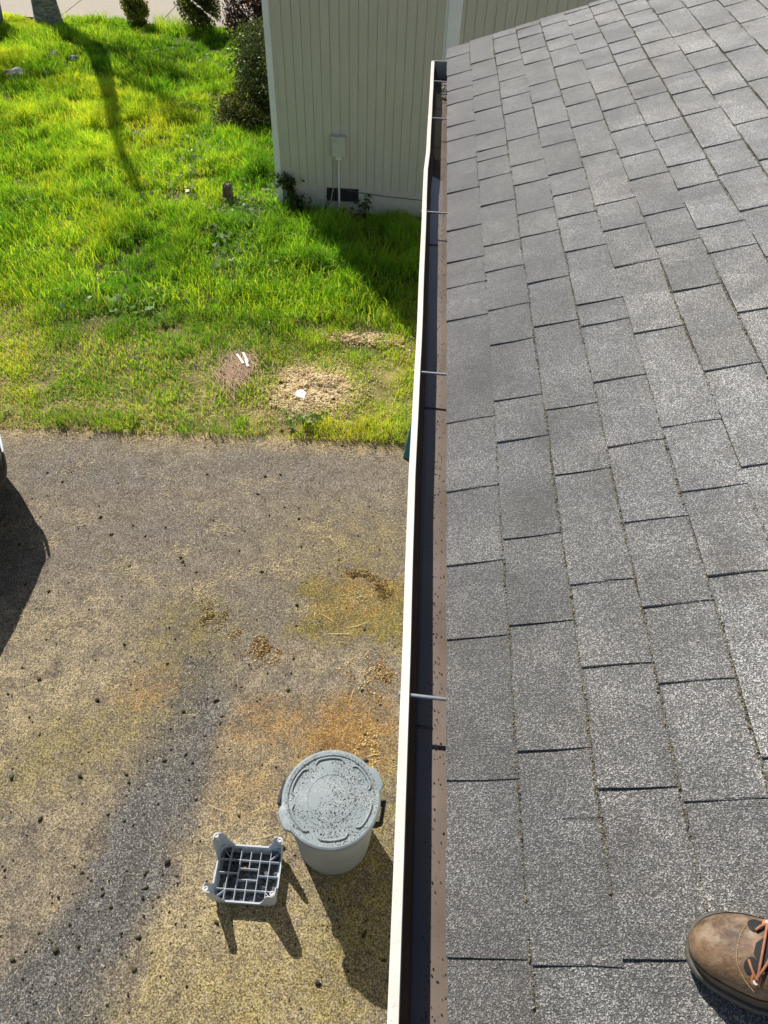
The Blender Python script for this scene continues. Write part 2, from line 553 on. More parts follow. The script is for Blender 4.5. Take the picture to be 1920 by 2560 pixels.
TAB = {
 0: [0.24, 0.54, 0.86, 1.07, 1.32, 1.6, 2.13, 2.34, 2.52, 2.77, 3.11, 3.42, 3.68, 3.86, 4.16, 4.37, 4.62, 4.94],
 1: [0.23, 0.59, 0.88, 1.13, 1.48, 1.66, 1.94, 2.14, 2.39, 2.58, 2.91, 3.16, 3.35, 3.46, 3.66, 3.95, 4.18, 4.42, 4.7],
 2: [0.24, 0.51, 0.76, 0.97, 1.32, 1.58, 1.99, 2.25, 2.58, 2.76, 3.02, 3.21, 3.49, 3.81, 4.03, 4.28, 4.54, 4.75, 5.03],
 3: [0.48, 0.71, 0.89, 1.13, 1.39, 1.66, 1.94, 2.06, 2.4, 2.65, 2.84, 3.03, 3.32, 3.54, 3.85, 4.09, 4.42, 4.63, 4.88, 5.06],
 4: [0.55, 0.95, 1.2, 1.43, 1.85, 2.23, 2.48, 2.68, 3.12, 3.44, 3.69, 3.92, 4.25, 4.51, 4.7, 4.97],
 5: [0.8, 1.25, 1.62, 2.02, 2.3, 2.52, 2.81, 3.02, 3.28, 3.52, 3.74, 4.09, 4.34, 4.58, 4.84, 5.07],
 6: [1.1, 1.5, 1.85, 2.19, 2.35, 2.65, 2.84, 3.09, 3.26, 3.55, 3.75, 4.01, 4.18, 4.36, 4.67, 4.88, 5.06],
 7: [1.3, 1.7, 2.1, 2.4, 2.68, 2.92, 3.25, 3.49, 3.7, 3.99, 4.2, 4.49, 4.72, 4.93]}
EXPO = 0.1432
NC = 34
rr = random.Random(3)
roof_v, roof_f, roof_tone, roof_mi = [], [], [], []
def roof_hexa(s0, s1, y0, y1, t0, t1, b0, tone, wav=0.0):
    """slab whose butt (down-slope) end is thick; t0/t1 top height at butt/top end.  Face 0..: top, butt, near side, far side"""
    o = len(roof_v)
    k = max(2, int((y1 - y0) / 0.06))
    rj = random.random() * 10
    for i in range(k + 1):
        y = y0 + (y1 - y0) * i / k
        sj = s0 + wav * (mnoise.noise((y * 11, s0 * 3, rj)) ) * 0.5
        yj0 = y + (0.0025 * (random.random() - .5) if 0 < i < k else 0)
        roof_v.extend([roof_pt(sj, yj0, b0), roof_pt(sj, yj0, t0), roof_pt(s0 + (s1 - s0) * .42, y + (rr.uniform(-.0035, .0035) if i in (0, k) else 0), t0 + (t1 - t0) * .42 + 0.0006), roof_pt(s1, y + (rr.uniform(-.003, .003) if i in (0, k) else 0), t1)])
        roof_tone.extend([tone] * 4)
    for i in range(k):
        a, c_ = o + i * 4, o + i * 4 + 4
        roof_f.extend([(a, a + 1, c_ + 1, c_), (a + 1, a + 2, c_ + 2, c_ + 1), (a + 2, a + 3, c_ + 3, c_ + 2)])
        roof_mi.extend([2, 0, 0])
    e = o + k * 4
    v0 = len(roof_v)
    roof_v.extend([roof_pt(s1, y0, 0.0), roof_pt(s1, y1, 0.0)])
    roof_tone.extend([tone, tone])
    roof_f.extend([(o, v0, o + 3, o + 2, o + 1), (e, e + 1, e + 2, e + 3, v0 + 1)])
    roof_mi.extend([0, 0])
seam_pts = []
def grime_sheen(s):                 # grime darkens the lowest courses; upslope lightening paints in the far roof's sun sheen
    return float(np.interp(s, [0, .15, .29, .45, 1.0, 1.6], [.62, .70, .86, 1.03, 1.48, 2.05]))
for n_ in range(NC):
    s0 = n_ * EXPO
    s1 = s0 + EXPO + 0.03
    ybeg = Y_BACK
    yend = Y_END + rr.uniform(-.012, .012)
    # backing layer of the course
    yy = ybeg
    while yy < yend:
        y2 = min(yend, yy + rr.uniform(0.7, 1.1))
        if yend - y2 < .2: y2 = yend
        roof_hexa(s0 + .001, s1, yy, y2, 0.0042, 0.0012, -0.001, rr.uniform(.90, 1.05) * grime_sheen(s0), 0.004)
        yy = y2
    starts = list(TAB.get(n_, []))
    first = starts[0] if starts else Y_END
    yy = first
    pre = []
    while yy > ybeg:
        yy -= rr.uniform(0.2, 0.42)
        pre.append(yy)
    starts = pre[::-1] + starts if starts else pre[::-1] + [Y_END]
    for i, y0 in enumerate(starts):
        nx_ = starts[i + 1] if i + 1 < len(starts) else yend + .02
        gap = nx_ - y0
        if y0 >= yend - .02: continue
        y1 = y0 + gap * rr.choice([.42, .5, .58, .66])
        y1 = min(y1, yend)
        hi = rr.uniform(.0080, .0108)
        roof_hexa(s0 - .0005, s1, max(ybeg, y0), y1, hi, 0.0030, -0.001, rr.choice([rr.uniform(.72, .95), rr.uniform(.95, 1.08), rr.uniform(1.05, 1.28)]) * grime_sheen(s0), 0.003)
        if s0 < 2.0 and y0 > -.5 and rr.random() < .55:
            for q in range(rr.randint(1, 9)):
                seam_pts.append((s0 + rr.uniform(0.005, EXPO), y0 - rr.uniform(.001, .006), .005))
bedge = MB()
me = bpy.data.meshes.new('roof')
me.from_pydata(roof_v, [], roof_f)
me.materials.append(M_shingle)
me.materials.append(M_edge)
me.polygons.foreach_set('material_index', [1 if i == 2 else 0 for i in roof_mi])
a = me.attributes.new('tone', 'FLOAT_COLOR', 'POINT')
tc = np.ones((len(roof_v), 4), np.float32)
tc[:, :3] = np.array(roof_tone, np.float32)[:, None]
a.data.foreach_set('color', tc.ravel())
me.update()
roof = bpy.data.objects.new('roof', me)
COL.objects.link(roof)
roof.parent = house
roof.matrix_parent_inverse = house.matrix_basis.inverted()

# deck below the shingles and the other slope
SR = (NC) * EXPO
b = MB()
ridge = roof_pt(SR, 0)
b.add([roof_pt(.004, Y_BACK, -.002), roof_pt(.004, Y_END - .02, -.002), roof_pt(SR, Y_END - .02, -.002), roof_pt(SR, Y_BACK, -.002),
       roof_pt(.004, Y_BACK, -.02), roof_pt(.004, Y_END - .02, -.02), roof_pt(SR, Y_END - .02, -.02), roof_pt(SR, Y_BACK, -.02)],
      [(3, 2, 1, 0), (4, 5, 6, 7), (0, 1, 5, 4), (1, 2, 6, 5), (2, 3, 7, 6), (3, 0, 4, 7)])
x2 = 2 * ridge[0] - EAVE_X
b.add([(ridge[0], Y_BACK, ridge[2]), (ridge[0], Y_END, ridge[2]), (x2, Y_END, EAVE_Z), (x2, Y_BACK, EAVE_Z),
       (ridge[0], Y_BACK, ridge[2] - .03), (ridge[0], Y_END, ridge[2] - .03), (x2, Y_END, EAVE_Z - .03), (x2, Y_BACK, EAVE_Z - .03)],
      [(0, 1, 2, 3), (7, 6, 5, 4), (0, 4, 5, 1), (1, 5, 6, 2), (2, 6, 7, 3), (3, 7, 4, 0)])
b.build('roof_deck', simple('plywood', (.25, .18, .1), .8), house)
M_white = simple('white_paint', (.78, .77, .72), .45, .05, 5)
M_house = simple('house_paint', (.55, .54, .48), .7, .08, 3)
b = MB()
b.box(0.175, 0.195, Y_BACK, Y_END - .03, EAVE_Z - .20, EAVE_Z - .002)
b.box(0.195, 0.62, Y_BACK, Y_END - .03, EAVE_Z - .20, EAVE_Z - .19)
b.build('fascia', M_white, house)
b = MB()
b.box(0.62, x2 - .6, Y_BACK + .2, Y_END - .35, 0.0, EAVE_Z - .02)
b.add([(.62, Y_END - .35, EAVE_Z - .02), (x2 - .6, Y_END - .35, EAVE_Z - .02), (ridge[0], Y_END - .35, ridge[2] - .25)], [(0, 1, 2)])
b.build('wall', M_house, house)

# gutter: K-style trough, bent front lip
mt, t, p = new_mat('gutter_white')
v = coords(t)
sp = ramp(t, noise(t, v, 260, 3, .8), [(0.33, 0.0), (0.37, 1.0)])
c = mix(t, sp, (.26, .24, .20), (.64, .63, .585))
c = mix(t, ramp(t, noise(t, v, 14, 4), [(0.4, 0.0), (0.75, 0.35)]), c, (.46, .43, .36))
t.links.new(c, p.inputs['Base Color'])
p.inputs['Roughness'].default_value = 0.45
M_gut = mt
M_gut_in = simple('gutter_inside_grime', (.060, .040, .028), .6, .5, 9)
GZ = EAVE_Z - .022
LIPY = [-4.0, 0.15, 0.6, 1.4, 2.0, 2.6, 3.0, 3.30, 3.42, 3.52, 3.62, 3.9, 4.4, 4.98]
LIPX = [.046, .0415, .039, .0315, .034, .0327, .0318, .0305, .0300, .0335, .037, .038, .0405, .0427]
ys = sorted(set(list(np.arange(-4.0, 4.98, .06)) + LIPY))
outer, inner = [], []
for y in ys:
    lx = float(np.interp(y, LIPY, LIPX)) + .0012 * mnoise.noise((0, y * 3, 1))
    dz = .0025 * mnoise.noise((3, y * 1.3, 7))
    z = GZ + dz
    outer.append([(lx + .008, y, z - .016), (lx + .002, y, z - .014), (lx, y, z - .003), (lx + .003, y, z), (lx + .0185, y, z + .0008), (lx + .0205, y, z - .004),
                  (lx + .0195, y, z - .013)])
    inner.append([(lx + .0195, y, z - .013), (lx + .012, y, z - .0165), (lx + .022, y, z - .030), (lx + .034, y, z - .050), (lx + .041, y, z - .085), (lx + .045, y, z - .108),
                  (.172, y, z - .108), (.1735, y, z - .02)])
gut = MB()
gut.loft(outer, cap=False, closed=False)
skin = []
for ring, y in zip(inner, ys):
    lx = ring[0][0] - .0195
    skin.append([(lx + .008, y, ring[0][2] - .003), (lx + .009, y, ring[2][2]), (lx + .031, y, ring[3][2]), (lx + .038, y, ring[4][2] - .003), (lx + .042, y, GZ - .111), (.174, y, GZ - .111)])
gut.loft(skin, cap=False, closed=False)
# end cap
ye = 4.98
gut.add([(.0445, ye, GZ - .012), (.0445, ye, GZ + .002), (.174, ye, GZ + .002), (.174, ye, GZ - .111), (.060, ye, GZ - .111), (.052, ye, GZ - .06),
         (.0445, ye + .004, GZ - .012), (.0445, ye + .004, GZ + .002), (.174, ye + .004, GZ + .002), (.174, ye + .004, GZ - .111), (.060, ye + .004, GZ - .111), (.052, ye + .004, GZ - .06)],
        [(0, 1, 2, 3, 4, 5), (11, 10, 9, 8, 7, 6), (0, 6, 7, 1), (1, 7, 8, 2), (2, 8, 9, 3), (3, 9, 10, 4), (4, 10, 11, 5), (5, 11, 6, 0)])
gutter = gut.build('gutter', M_gut, house)
gi = MB()
gi.loft(inner, cap=False, closed=False)
gi.build('trough', M_gut_in, gutter, smooth=False)
# silt on the gutter floor
mt, t, p = new_mat('gutter_silt')
v = coords(t)
c = ramp(t, noise(t, v, 5, 4), [(0.3, (.33, .265, .22)), (0.7, (.47, .39, .335))])
sp = ramp(t, noise(t, v, 120, 4, .8), [(0.30, 0.0), (0.36, 1.0)])
c = mix(t, sp, (.06, .045, .035), c)
t.links.new(c, p.inputs['Base Color'])
p.inputs['Roughness'].default_value = 0.9
b = MB()
rows = []
for y in ys:
    if y > 4.9: break
    rows.append([(.0845, y, GZ - .1065), (.105, y, GZ - .0985 + .002 * mnoise.noise((1, y * 4, 0))), (.14, y, GZ - .0985 + .003 * mnoise.noise((2, y * 4, 0))), (.171, y, GZ - .099)])
b.loft(rows, cap=False, closed=False)
b.build('silt', mt, gutter, smooth=True)
# standing water
mt, t, p = new_mat('gutter_water')
t.nodes.remove(p)
tr = N(t, 'ShaderNodeBsdfTransparent')
tr.inputs[0].default_value = (.66, .655, .66, 1)
gl = N(t, 'ShaderNodeBsdfGlossy')
gl.inputs['Roughness'].default_value = 0.02
lw = N(t, 'ShaderNodeLayerWeight')
lw.inputs['Blend'].default_value = 0.5
fz = math_n(t, 'ADD', math_n(t, 'MULTIPLY', math_n(t, 'POWER', lw.outputs['Facing'], 4.0), .9), .06)
mx = N(t, 'ShaderNodeMixShader')
t.links.new(fz, mx.inputs[0])
t.links.new(tr.outputs[0], mx.inputs[1])
t.links.new(gl.outputs[0], mx.inputs[2])
t.links.new(mx.outputs[0], t.nodes['Material Output'].inputs['Surface'])
b = MB()
b.add([(.070, -3.95, GZ - .086), (.1725, -3.95, GZ - .086), (.1725, 4.78, GZ - .086), (.070, 4.78, GZ - .086)], [(0, 1, 2, 3)])
b.build('water', mt, gutter)
M_galv = simple('galvanised_spike', (.55, .56, .57), .35, .15, 40, metal=0.7)
for y in (-1.2, .734, 1.886, 3.011, 4.084, 4.655):
    lx = float(np.interp(y, LIPY, LIPX))
    b = MB()
    b.tube([(lx + .006, y + .004, GZ - .0115), (.20, y - .004, GZ - .0115)], .0045, 10)
    b.tube([(lx - .004, y + .004, GZ - .0115), (lx + .0005, y + .004, GZ - .0115)], .0075, 10)
    b.build('gutter_spike', M_galv, gutter, smooth=False)
# wet leaf mush at the far end of the trough
pos = np.stack([RNG.uniform(.075, .165, 500), RNG.uniform(4.62, 4.95, 500), np.full(500, GZ - .092)], -1)
crumbs('leaf_mush', pos, RNG.uniform(.003, .010, 500), [simple('mush_grey', (.30, .29, .26), .8), simple('mush_brown', (.10, .07, .04), .8)],
       (RNG.random(500) < .45).astype(int), .8, gutter)

# grit washed off the shingles
n = 1500
yy = RNG.uniform(-.6, 4.7, n)
keep = fbm(yy, yy * 0, 3, 6) + RNG.random(n) * .5 > .62
yy = yy[keep]
xx = .103 + np.abs(RNG.normal(0, .022, len(yy))) % .06
pos = np.stack([xx, yy, np.full(len(yy), GZ - .0965)], -1)
M_blackgrit = simple('dark_grit', (.03, .028, .026), .8, .4, 80)
M_palegrit = simple('pale_grit', (.55, .52, .47), .7, .3, 80)
tag(crumbs('roof_grit', pos, RNG.uniform(.0009, .0022, len(yy)), [M_blackgrit, M_palegrit], (RNG.random(len(yy)) < .15).astype(int)), 'dark shingle grit settled on the silt of the gutter floor', 'grit', kind='stuff')

# moss and dirt caught in the shingle seams
M_moss_tan = simple('seam_dirt', (.17, .135, .09), .95, .4, 60)
M_moss_olive = simple('seam_moss', (.15, .13, .05), .95, .4, 60)
M_lichen = simple('seam_lichen', (.30, .28, .19), .95, .3, 60)
pts = []
for n_ in range(1, 14):
    for q in range(8000):
        y = rr.uniform(-.4, 5.1)
        if vnoise(np.array([y]), np.array([n_ * 3.7]), 2.3, 2)[0] * .8 + rr.random() * .5 > .62 + (.10 if n_ == 1 else 0):
            pts.append(roof_pt(n_ * EXPO - rr.uniform(-.001, .006) + .002 * math.sin(y * 9), y, .005 + rr.uniform(-.001, .002)))
for (s, y, h) in seam_pts:
    pts.append(roof_pt(s, y, h))
pts = np.array(pts)
mi = RNG.choice([0, 1, 2], len(pts), p=[.58, .24, .18])
tag(crumbs('seam_moss', pts, np.clip(RNG.lognormal(-6.95, .5, len(pts)), .0005, .006), [M_moss_tan, M_moss_olive, M_lichen], mi), 'crumbs of dry moss and dirt along the shingle seams of the roof', 'moss', kind='stuff')

# ------------------------------------------------------------------ neighbour house
nb = empty('neighbor_house', (0.5, 13, 0), 'beige grooved-siding house across the grass with a meter box on its wall', 'house')
mt, t, p = new_mat('siding_paint')
v = coords(t)
st_ = N(t, 'ShaderNodeMapping')
st_.inputs['Scale'].default_value = (1, 1, .12)
t.links.new(v, st_.inputs['Vector'])
f = noise(t, st_.outputs[0], 16, 5)
c = ramp(t, f, [(0.3, (.565, .56, .475)), (0.7, (.64, .63, .54))])
c = mix(t, ramp(t, noise(t, v, 3.5, 6, .7), [(0.58, 0.0), (0.8, 0.4)]), c, (.47, .47, .40))
t.links.new(c, p.inputs['Base Color'])
p.inputs['Roughness'].default_value = 0.7
bump(t, p, noise(t, st_.outputs[0], 60, 4), 0.003)
M_side = mt
WY, WT, GP = 10.0, 5.0, 0.116
b = MB()
prof = [(-1.89, WY)]
x = -1.746
while x < 5.5:
    j = random.uniform(-.004, .004)
    prof += [(x - .005 + j, WY), (x - .004 + j, WY + .010), (x + .004 + j, WY + .010), (x + .005 + j, WY)]
    x += GP
prof += [(5.6, WY), (5.6, WY + 7), (-1.89, WY + 7)]
lo = [(px, py, .412) for px, py in prof]
hi = [(px, py, WT) for px, py in prof]
b.loft([lo, hi], cap=True)
b.build('siding', M_side, nb)
b = MB()
b.add([(-1.89, WY + .01, WT + .001), (5.6, WY + .01, WT + .001), (1.85, WY + .01, WT + 1.6), (-1.89, WY + 6.9, WT + .001), (5.6, WY + 6.9, WT + .001), (1.85, WY + 6.9, WT + 1.6)], [(0, 1, 2), (5, 4, 3), (0, 2, 5, 3), (1, 4, 5, 2)])
b.build('gable', M_side, nb)
mt, t, p = new_mat('foundation_block')
v = coords(t)
c = ramp(t, noise(t, v, 9, 6, .7), [(0.3, (.54, .55, .485)), (0.7, (.67, .68, .60))])
t.links.new(c, p.inputs['Base Color'])
p.inputs['Roughness'].default_value = 0.85
bump(t, p, noise(t, v, 90, 4), 0.004)
M_found = mt
b = MB()
zc = [-0.15, 0.03, .205, .411]
for r_ in range(3):
    x = -1.885 - (0.2 if r_ % 2 else 0)
    while x < 5.5:
        xa, xb = max(x, -1.885), x + .40
        x = xb
        if r_ == 2:
            for (u0, u1) in ((xa, min(xb, -1.272)), (max(xa, -.796), xb)):
                if u1 - u0 > .01:
                    b.box(u0 + .002, u1 - .002, WY + .014, WY + .2, zc[r_] + .003, zc[r_ + 1] - .002)
        else:
            b.box(xa + .002, xb - .002, WY + .014, WY + .2, zc[r_] + .002, zc[r_ + 1] - .002)
b.box(-1.88, 5.6, WY + .0175, WY + .25, -.15, .20)
b.box(-1.88, -1.274, WY + .0175, WY + .25, .20, .41)
b.box(-.794, 5.6, WY + .0175, WY + .25, .20, .41)
b.build('foundation', M_found, nb)
b = MB()
b.box(-1.262, -.806, WY + .055, WY + .06, .205, .405)
for k in range(14):
    xk = -1.25 + k * .033
    b.box(xk, xk + .006, WY + .045, WY + .055, .205, .405)
for k in range(6):
    zk = .22 + k * .033
    b.box(-1.262, -.806, WY + .040, WY + .045, zk, zk + .005)
vent = b.build('crawl_space_vent', simple('vent_dark', (.05, .053, .055), .6, .3), nb)
b = MB()
for q in ((-1.278, -1.264, .198, .41), (-.808, -.792, .198, .41)):
    b.box(q[0], q[1], WY + .004, WY + .06, q[2], q[3])
b.box(-1.264, -.808, WY + .004, WY + .06, .196, .207)
b.build('vent_frame', M_found, vent)
# corner boards
M_trim = simple('trim_paint', (.90, .93, .96), .5, .06, 3)
b = MB()
b.box(-1.965, -1.888, WY - .035, WY + .10, .50, WT)
b.box(-1.969, -1.885, WY - .039, WY + .10, .475, .4995)
b.box(-1.967, -1.880, WY - .04, WY + .10, .06, .4745)
b.box(-1.969, -1.878, WY - .046, WY + .10, -.1, .0595)
b.build('corner_board', M_trim, nb, bevel=.004)
b = MB()
b.box(.215, .245, WY - .012, WY + .02, .412, WT)
b.box(.245, .335, WY - .05, WY - .012, .412, WT)
b.box(.335, .405, WY - .03, WY + .02, .412, WT)
b.build('batten', M_trim, nb, bevel=.003)
# roof
b = MB()
for sx, ex in ((-1, -2.35), (1, 6.05)):
    z0 = WT - .2
    b.hexa([(1.85, WY - .25, WT + 1.62), (1.85, WY + 7.3, WT + 1.62), (ex, WY + 7.3, z0), (ex, WY - .25, z0),
            (1.85, WY - .25, WT + 1.74), (1.85, WY + 7.3, WT + 1.74), (ex, WY + 7.3, z0 + .12), (ex, WY - .25, z0 + .12)])
b.build('roof', simple('neighbor_roof', (.10, .095, .09), .9, .3, 60), nb)
# meter box and conduit
M_box = simple('utility_box_grey', (.60, .61, .56), .6, .1, 6)
b = MB()
b.box(-1.165, -.985, WY - .085, WY - .002, .865, 1.105)
box = b.build('meter_box', M_box, nb, bevel=.006)
b = MB()
b.box(-1.175, -.975, WY - .100, WY - .001, 1.106, 1.125)
b.box(-1.158, -.992, WY - .092, WY - .0855, .88, 1.075)
b.box(-1.150, -1.000, WY - .097, WY - .0925, 1.063, 1.070)
b.build('box_cover', M_box, box, bevel=.003)
b = MB()
b.box(-1.115, -1.035, WY - .07, WY - .012, .825, .864)
b.tube([(-1.078, WY - .04, .83), (-1.080, WY - .04, .45), (-1.084, WY - .035, -.1)], .016, 12)
b.tube([(-1.048, WY - .02, .83), (-1.048, WY - .02, .43)], .006, 8)
b.build('conduit', simple('conduit_white', (.78, .79, .75), .5, .1), box)
b = MB()
b.tube([(-1.13, WY - .03, .84), (-1.15, WY - .012, .6), (-1.165, WY - .012, .40), (-1.21, WY - .05, .2), (-1.24, WY - .08, .05), (-1.19, WY - .12, -.05)], .006, 6)
b.build('cable', M_box, box)
b = MB()
b.tube([(-.98, WY - .05, .42), (-.8, WY - .012, .37), (-.4, WY - .012, .335), (.1, WY - .012, .31), (.9, WY - .012, .33)], .005, 6)
b.build('cable', simple('wire_grey', (.16, .16, .15), .6), box)

# ------------------------------------------------------------------ trash bin
BX, BY = -.2600, 1.472
bin_ = empty('trash_bin', (BX, BY, 0.004), 'round grey plastic trash bin with a grit-speckled lid and black handles', 'trash bin')
mt, t, p = new_mat('bin_plastic')
v = coords(t)
c = ramp(t, noise(t, v, 5, 5), [(0.3, (.27, .305, .32)), (0.7, (.35, .385, .40))])
c = mix(t, ramp(t, noise(t, v, 11, 6, .7), [(0.55, 0.0), (0.75, .35)]), c, (.30, .29, .25))
t.links.new(c, p.inputs['Base Color'])
p.inputs['Roughness'].default_value = 0.5
M_bin = mt
b = MB()
b.lathe([(.0, .01), (.225, .01), (.236, .03), (.262, .60), (.262, .615), (.269, .62), (.270, .655), (.276, .66), (.276, .690), (.255, .690), (.24, .4), (.22, .04), (0, .04)], (BX, BY, .004), 64)
b.build('bin_body', M_bin, bin_, smooth=30)
mt, t, p = new_mat('lid_plastic')
v = coords(t)
c = ramp(t, noise(t, v, 5, 5), [(0.3, (.185, .228, .255)), (0.7, (.24, .285, .315))])
dirt = ramp(t, noise(t, v, 7, 5, .6), [(0.42, 0.0), (0.62, 1.0)])
f = noise(t, v, 95, 4, .75)
pale = ramp(t, f, [(0.52, 0.0), (0.60, 1.0)])
c = mix(t, math_n(t, 'MULTIPLY', math_n(t, 'MULTIPLY', pale, dirt), .5), c, (.60, .60, .58))
t.links.new(c, p.inputs['Base Color'])
p.inputs['Roughness'].default_value = 0.45
M_lid = mt
b = MB()
LZ = .724
lid_prof = [(.279, .683), (.286, .683), (.288, .700), (.284, .712), (.274, .7175), (.252, .7165), (.246, .709), (.16, .7085), (.140, .7085), (.1385, .711), (.1355, .711), (.134, .7085), (.06, .7088), (.0, .709)]
n = 96
verts, faces = [], []
TABS = (R(208), R(28))
for (r_, z) in lid_prof:
    for k in range(n):
        a = 2 * math.pi * k / n
        rr_ = r_
        for ta in TABS:
            d = abs((a - ta + math.pi) % (2 * math.pi) - math.pi)
            if r_ > .27 and d < .26:
                rr_ += .026 * (1 if d < .20 else (.26 - d) / .06) * min(1, (r_ - .27) / .008)
        verts.append((BX + rr_ * math.cos(a), BY + rr_ * math.sin(a), z + .004))
for i in range(len(lid_prof) - 1):
    for k in range(n):
        a_, b_ = i * n + k, i * n + (k + 1) % n
        faces.append((a_, b_, b_ + n, a_ + n))
b.add(verts, faces)
lid = b.build('lid', M_lid, bin_, smooth=25)
for k in range(6):                                   # raised arcs on the lid
    a0 = R(98 + 60 * k) - R(23)
    b = MB()
    pts, rad = [], []
    for i in range(15):
        a = a0 + R(46) * i / 14
        rad_ = .236 - (.018 if i in (0, 14) else .006 if i in (1, 13) else 0)
        pts.append((BX + rad_ * math.cos(a), BY + rad_ * math.sin(a), .7135 + .004))
        rad.append(.0035 if i in (0, 14) else .0068)
    b.tube(pts, rad, 8)
    b.build('lid_rib', M_lid, lid, smooth=True)
M_blk = simple('black_plastic', (.022, .023, .025), .4, .2)
for sgn, ha in ((1, R(-6)), (-1, R(172))):
    ca, sa = math.cos(ha), math.sin(ha)
    def P(r_, tt, z): return (BX + r_ * ca - tt * sa, BY + r_ * sa + tt * ca, z)
    b = MB()
    for tt in (-.062, .062):
        b.hexa([P(.255, tt - .006, .53), P(.290, tt - .006, .55), P(.290, tt + .006, .55), P(.255, tt + .006, .53),
                P(.262, tt - .006, .63), P(.312, tt - .006, .63), P(.312, tt + .006, .63), P(.262, tt + .006, .63)])
    b.hexa([P(.290, -.070, .585), P(.306, -.070, .585), P(.306, .070, .585), P(.290, .070, .585),
            P(.297, -.070, .635), P(.316, -.070, .635), P(.316, .070, .635), P(.297, .070, .635)])
    b.build('handle', M_blk, bin_, bevel=.003)
# grit lying on the lid
n = 7000
a = RNG.random(n) * 6.283
r_ = np.sqrt(RNG.random(n)) * .27
px, py = r_ * np.cos(a), r_ * np.sin(a)
dens = fbm(px + 3, py + 3, 9, 8)
clean = np.exp(-(((px + .12) / .07) ** 2 + ((py + .0) / .10) ** 2))
keep = (dens + RNG.random(n) * .45 - clean * .5 + .12 * (px > 0) > .64)
px, py, r_ = px[keep], py[keep], r_[keep]
z = np.interp(r_, [0, .05, .134, .139, .145, .244, .252, .274], [.7105, .710, .709, .7125, .709, .709, .717, .717]) + .0045
tag(crumbs('lid_grit', np.stack([BX + px, BY + py, z], -1), np.clip(RNG.lognormal(-6.6, .5, len(px)), .0007, .006), [M_blackgrit, M_palegrit], (RNG.random(len(px)) < .18).astype(int)), 'dark roof grit scattered over the trash bin lid', 'grit', kind='stuff')

# ------------------------------------------------------------------ upturned step stool
stool = empty('step_stool', (-.78, 1.2, .004), 'pale grey plastic step stool lying upside down beside the trash bin', 'stool')
M_stool = simple('stool_plastic', (.45, .50, .56), .42, .06, 5)
TX0, TX1, TY0, TY1 = -.968, -.568, 1.034, 1.358      # rim of the body at the top
WH = .085                                            # wall height
b = MB()
def rrect(x0, x1, y0, y1, r_, z, n=6):
    out = []
    for (cx_, cy_, a0) in ((x1 - r_, y1 - r_, 0), (x0 + r_, y1 - r_, 90), (x0 + r_, y0 + r_, 180), (x1 - r_, y0 + r_, 270)):
        for i in range(n + 1):
            a = R(a0 + 90 * i / n)
            out.append((cx_ + r_ * math.cos(a), cy_ + r_ * math.sin(a), z))
    return out
o_ = .006
b.loft([rrect(TX0 + .012, TX1 - .012, TY0 + .012, TY1 - .012, .04, .004),
        rrect(TX0 + .006, TX1 - .006, TY0 + .006, TY1 - .006, .045, .012),
        rrect(TX0, TX1, TY0, TY1, .05, WH),
        rrect(TX0 - .003, TX1 + .003, TY0 - .003, TY1 + .003, .05, WH + .002),
        rrect(TX0 - .003, TX1 + .003, TY0 - .003, TY1 + .003, .05, WH + .006),
        rrect(TX0 + o_, TX1 - o_, TY0 + o_, TY1 - o_, .046, WH + .006),
        rrect(TX0 + o_ + .006, TX1 - o_ - .006, TY0 + o_ + .006, TY1 - o_ - .006, .04, .014)], cap=True)
b.build('seat_shell', M_stool, stool, smooth=False)
# ribs under the seat
b = MB()
rx = [TX0 + .012 + (TX1 - TX0 - .024) * k / 6 for k in range(1, 6)]
ry = [TY0 + .012 + (TY1 - TY0 - .024) * q for q in (.21, .50, .775)]
RZ0, RZ1 = .0145, .066
hw = .0014
ya, yb = TY0 + .010, TY1 - .010
xa, xb = TX0 + .010, TX1 - .010
ym1, ym2 = ry[1] - .030, ry[1] + .034
def ribx(x, y0, y1, z1=RZ1): b.box(x - hw, x + hw, y0, y1, RZ0, z1)
def riby(y, x0, x1, z1=RZ1): b.box(x0, x1, y - hw, y + hw, RZ0, z1)
riby(ry[0], xa, xb)
riby(ry[2], xa, xb)
riby(ry[1] + .006, xa, rx[1] - hw)
riby(ry[1] - .002, rx[3] + hw, xb)
riby(ym1, rx[1] + hw, rx[3] - hw)
riby(ym2, rx[1] + hw, rx[3] - hw)
for k in (0, 1, 3, 4):
    for (y0, y1) in ((ya, ry[0] - hw), (ry[0] + hw, ry[2] - hw), (ry[2] + hw, yb)):
        if k in (1, 3):
            ribx(rx[k], y0, y1, RZ1 - .0006)
        elif (y0, y1) == (ry[0] + hw, ry[2] - hw):
            ym = ry[1] + .006 if k < 2 else ry[1] - .002
            ribx(rx[k], y0, ym - hw)
            ribx(rx[k], ym + hw, y1)
        else:
            ribx(rx[k], y0, y1)
for (y0, y1) in ((ya, ry[0] - hw), (ry[0] + hw, ym1 - hw), (ym2 + hw, ry[2] - hw), (ry[2] + hw, yb)):
    ribx(rx[2], y0, y1)
for sx, sy in ((0, 0), (1, 0), (0, 1), (1, 1)):
    x0, y0 = (TX0 + .03, TX1 - .03)[sx], (TY0 + .03, TY1 - .03)[sy]
    b.bar((x0, y0, .042), ((rx[0] + .004, rx[4] - .004)[sx], (ry[0] - .004, ry[2] + .004)[sy], .042), .003, .056)
b.build('rib_grid', M_stool, stool)
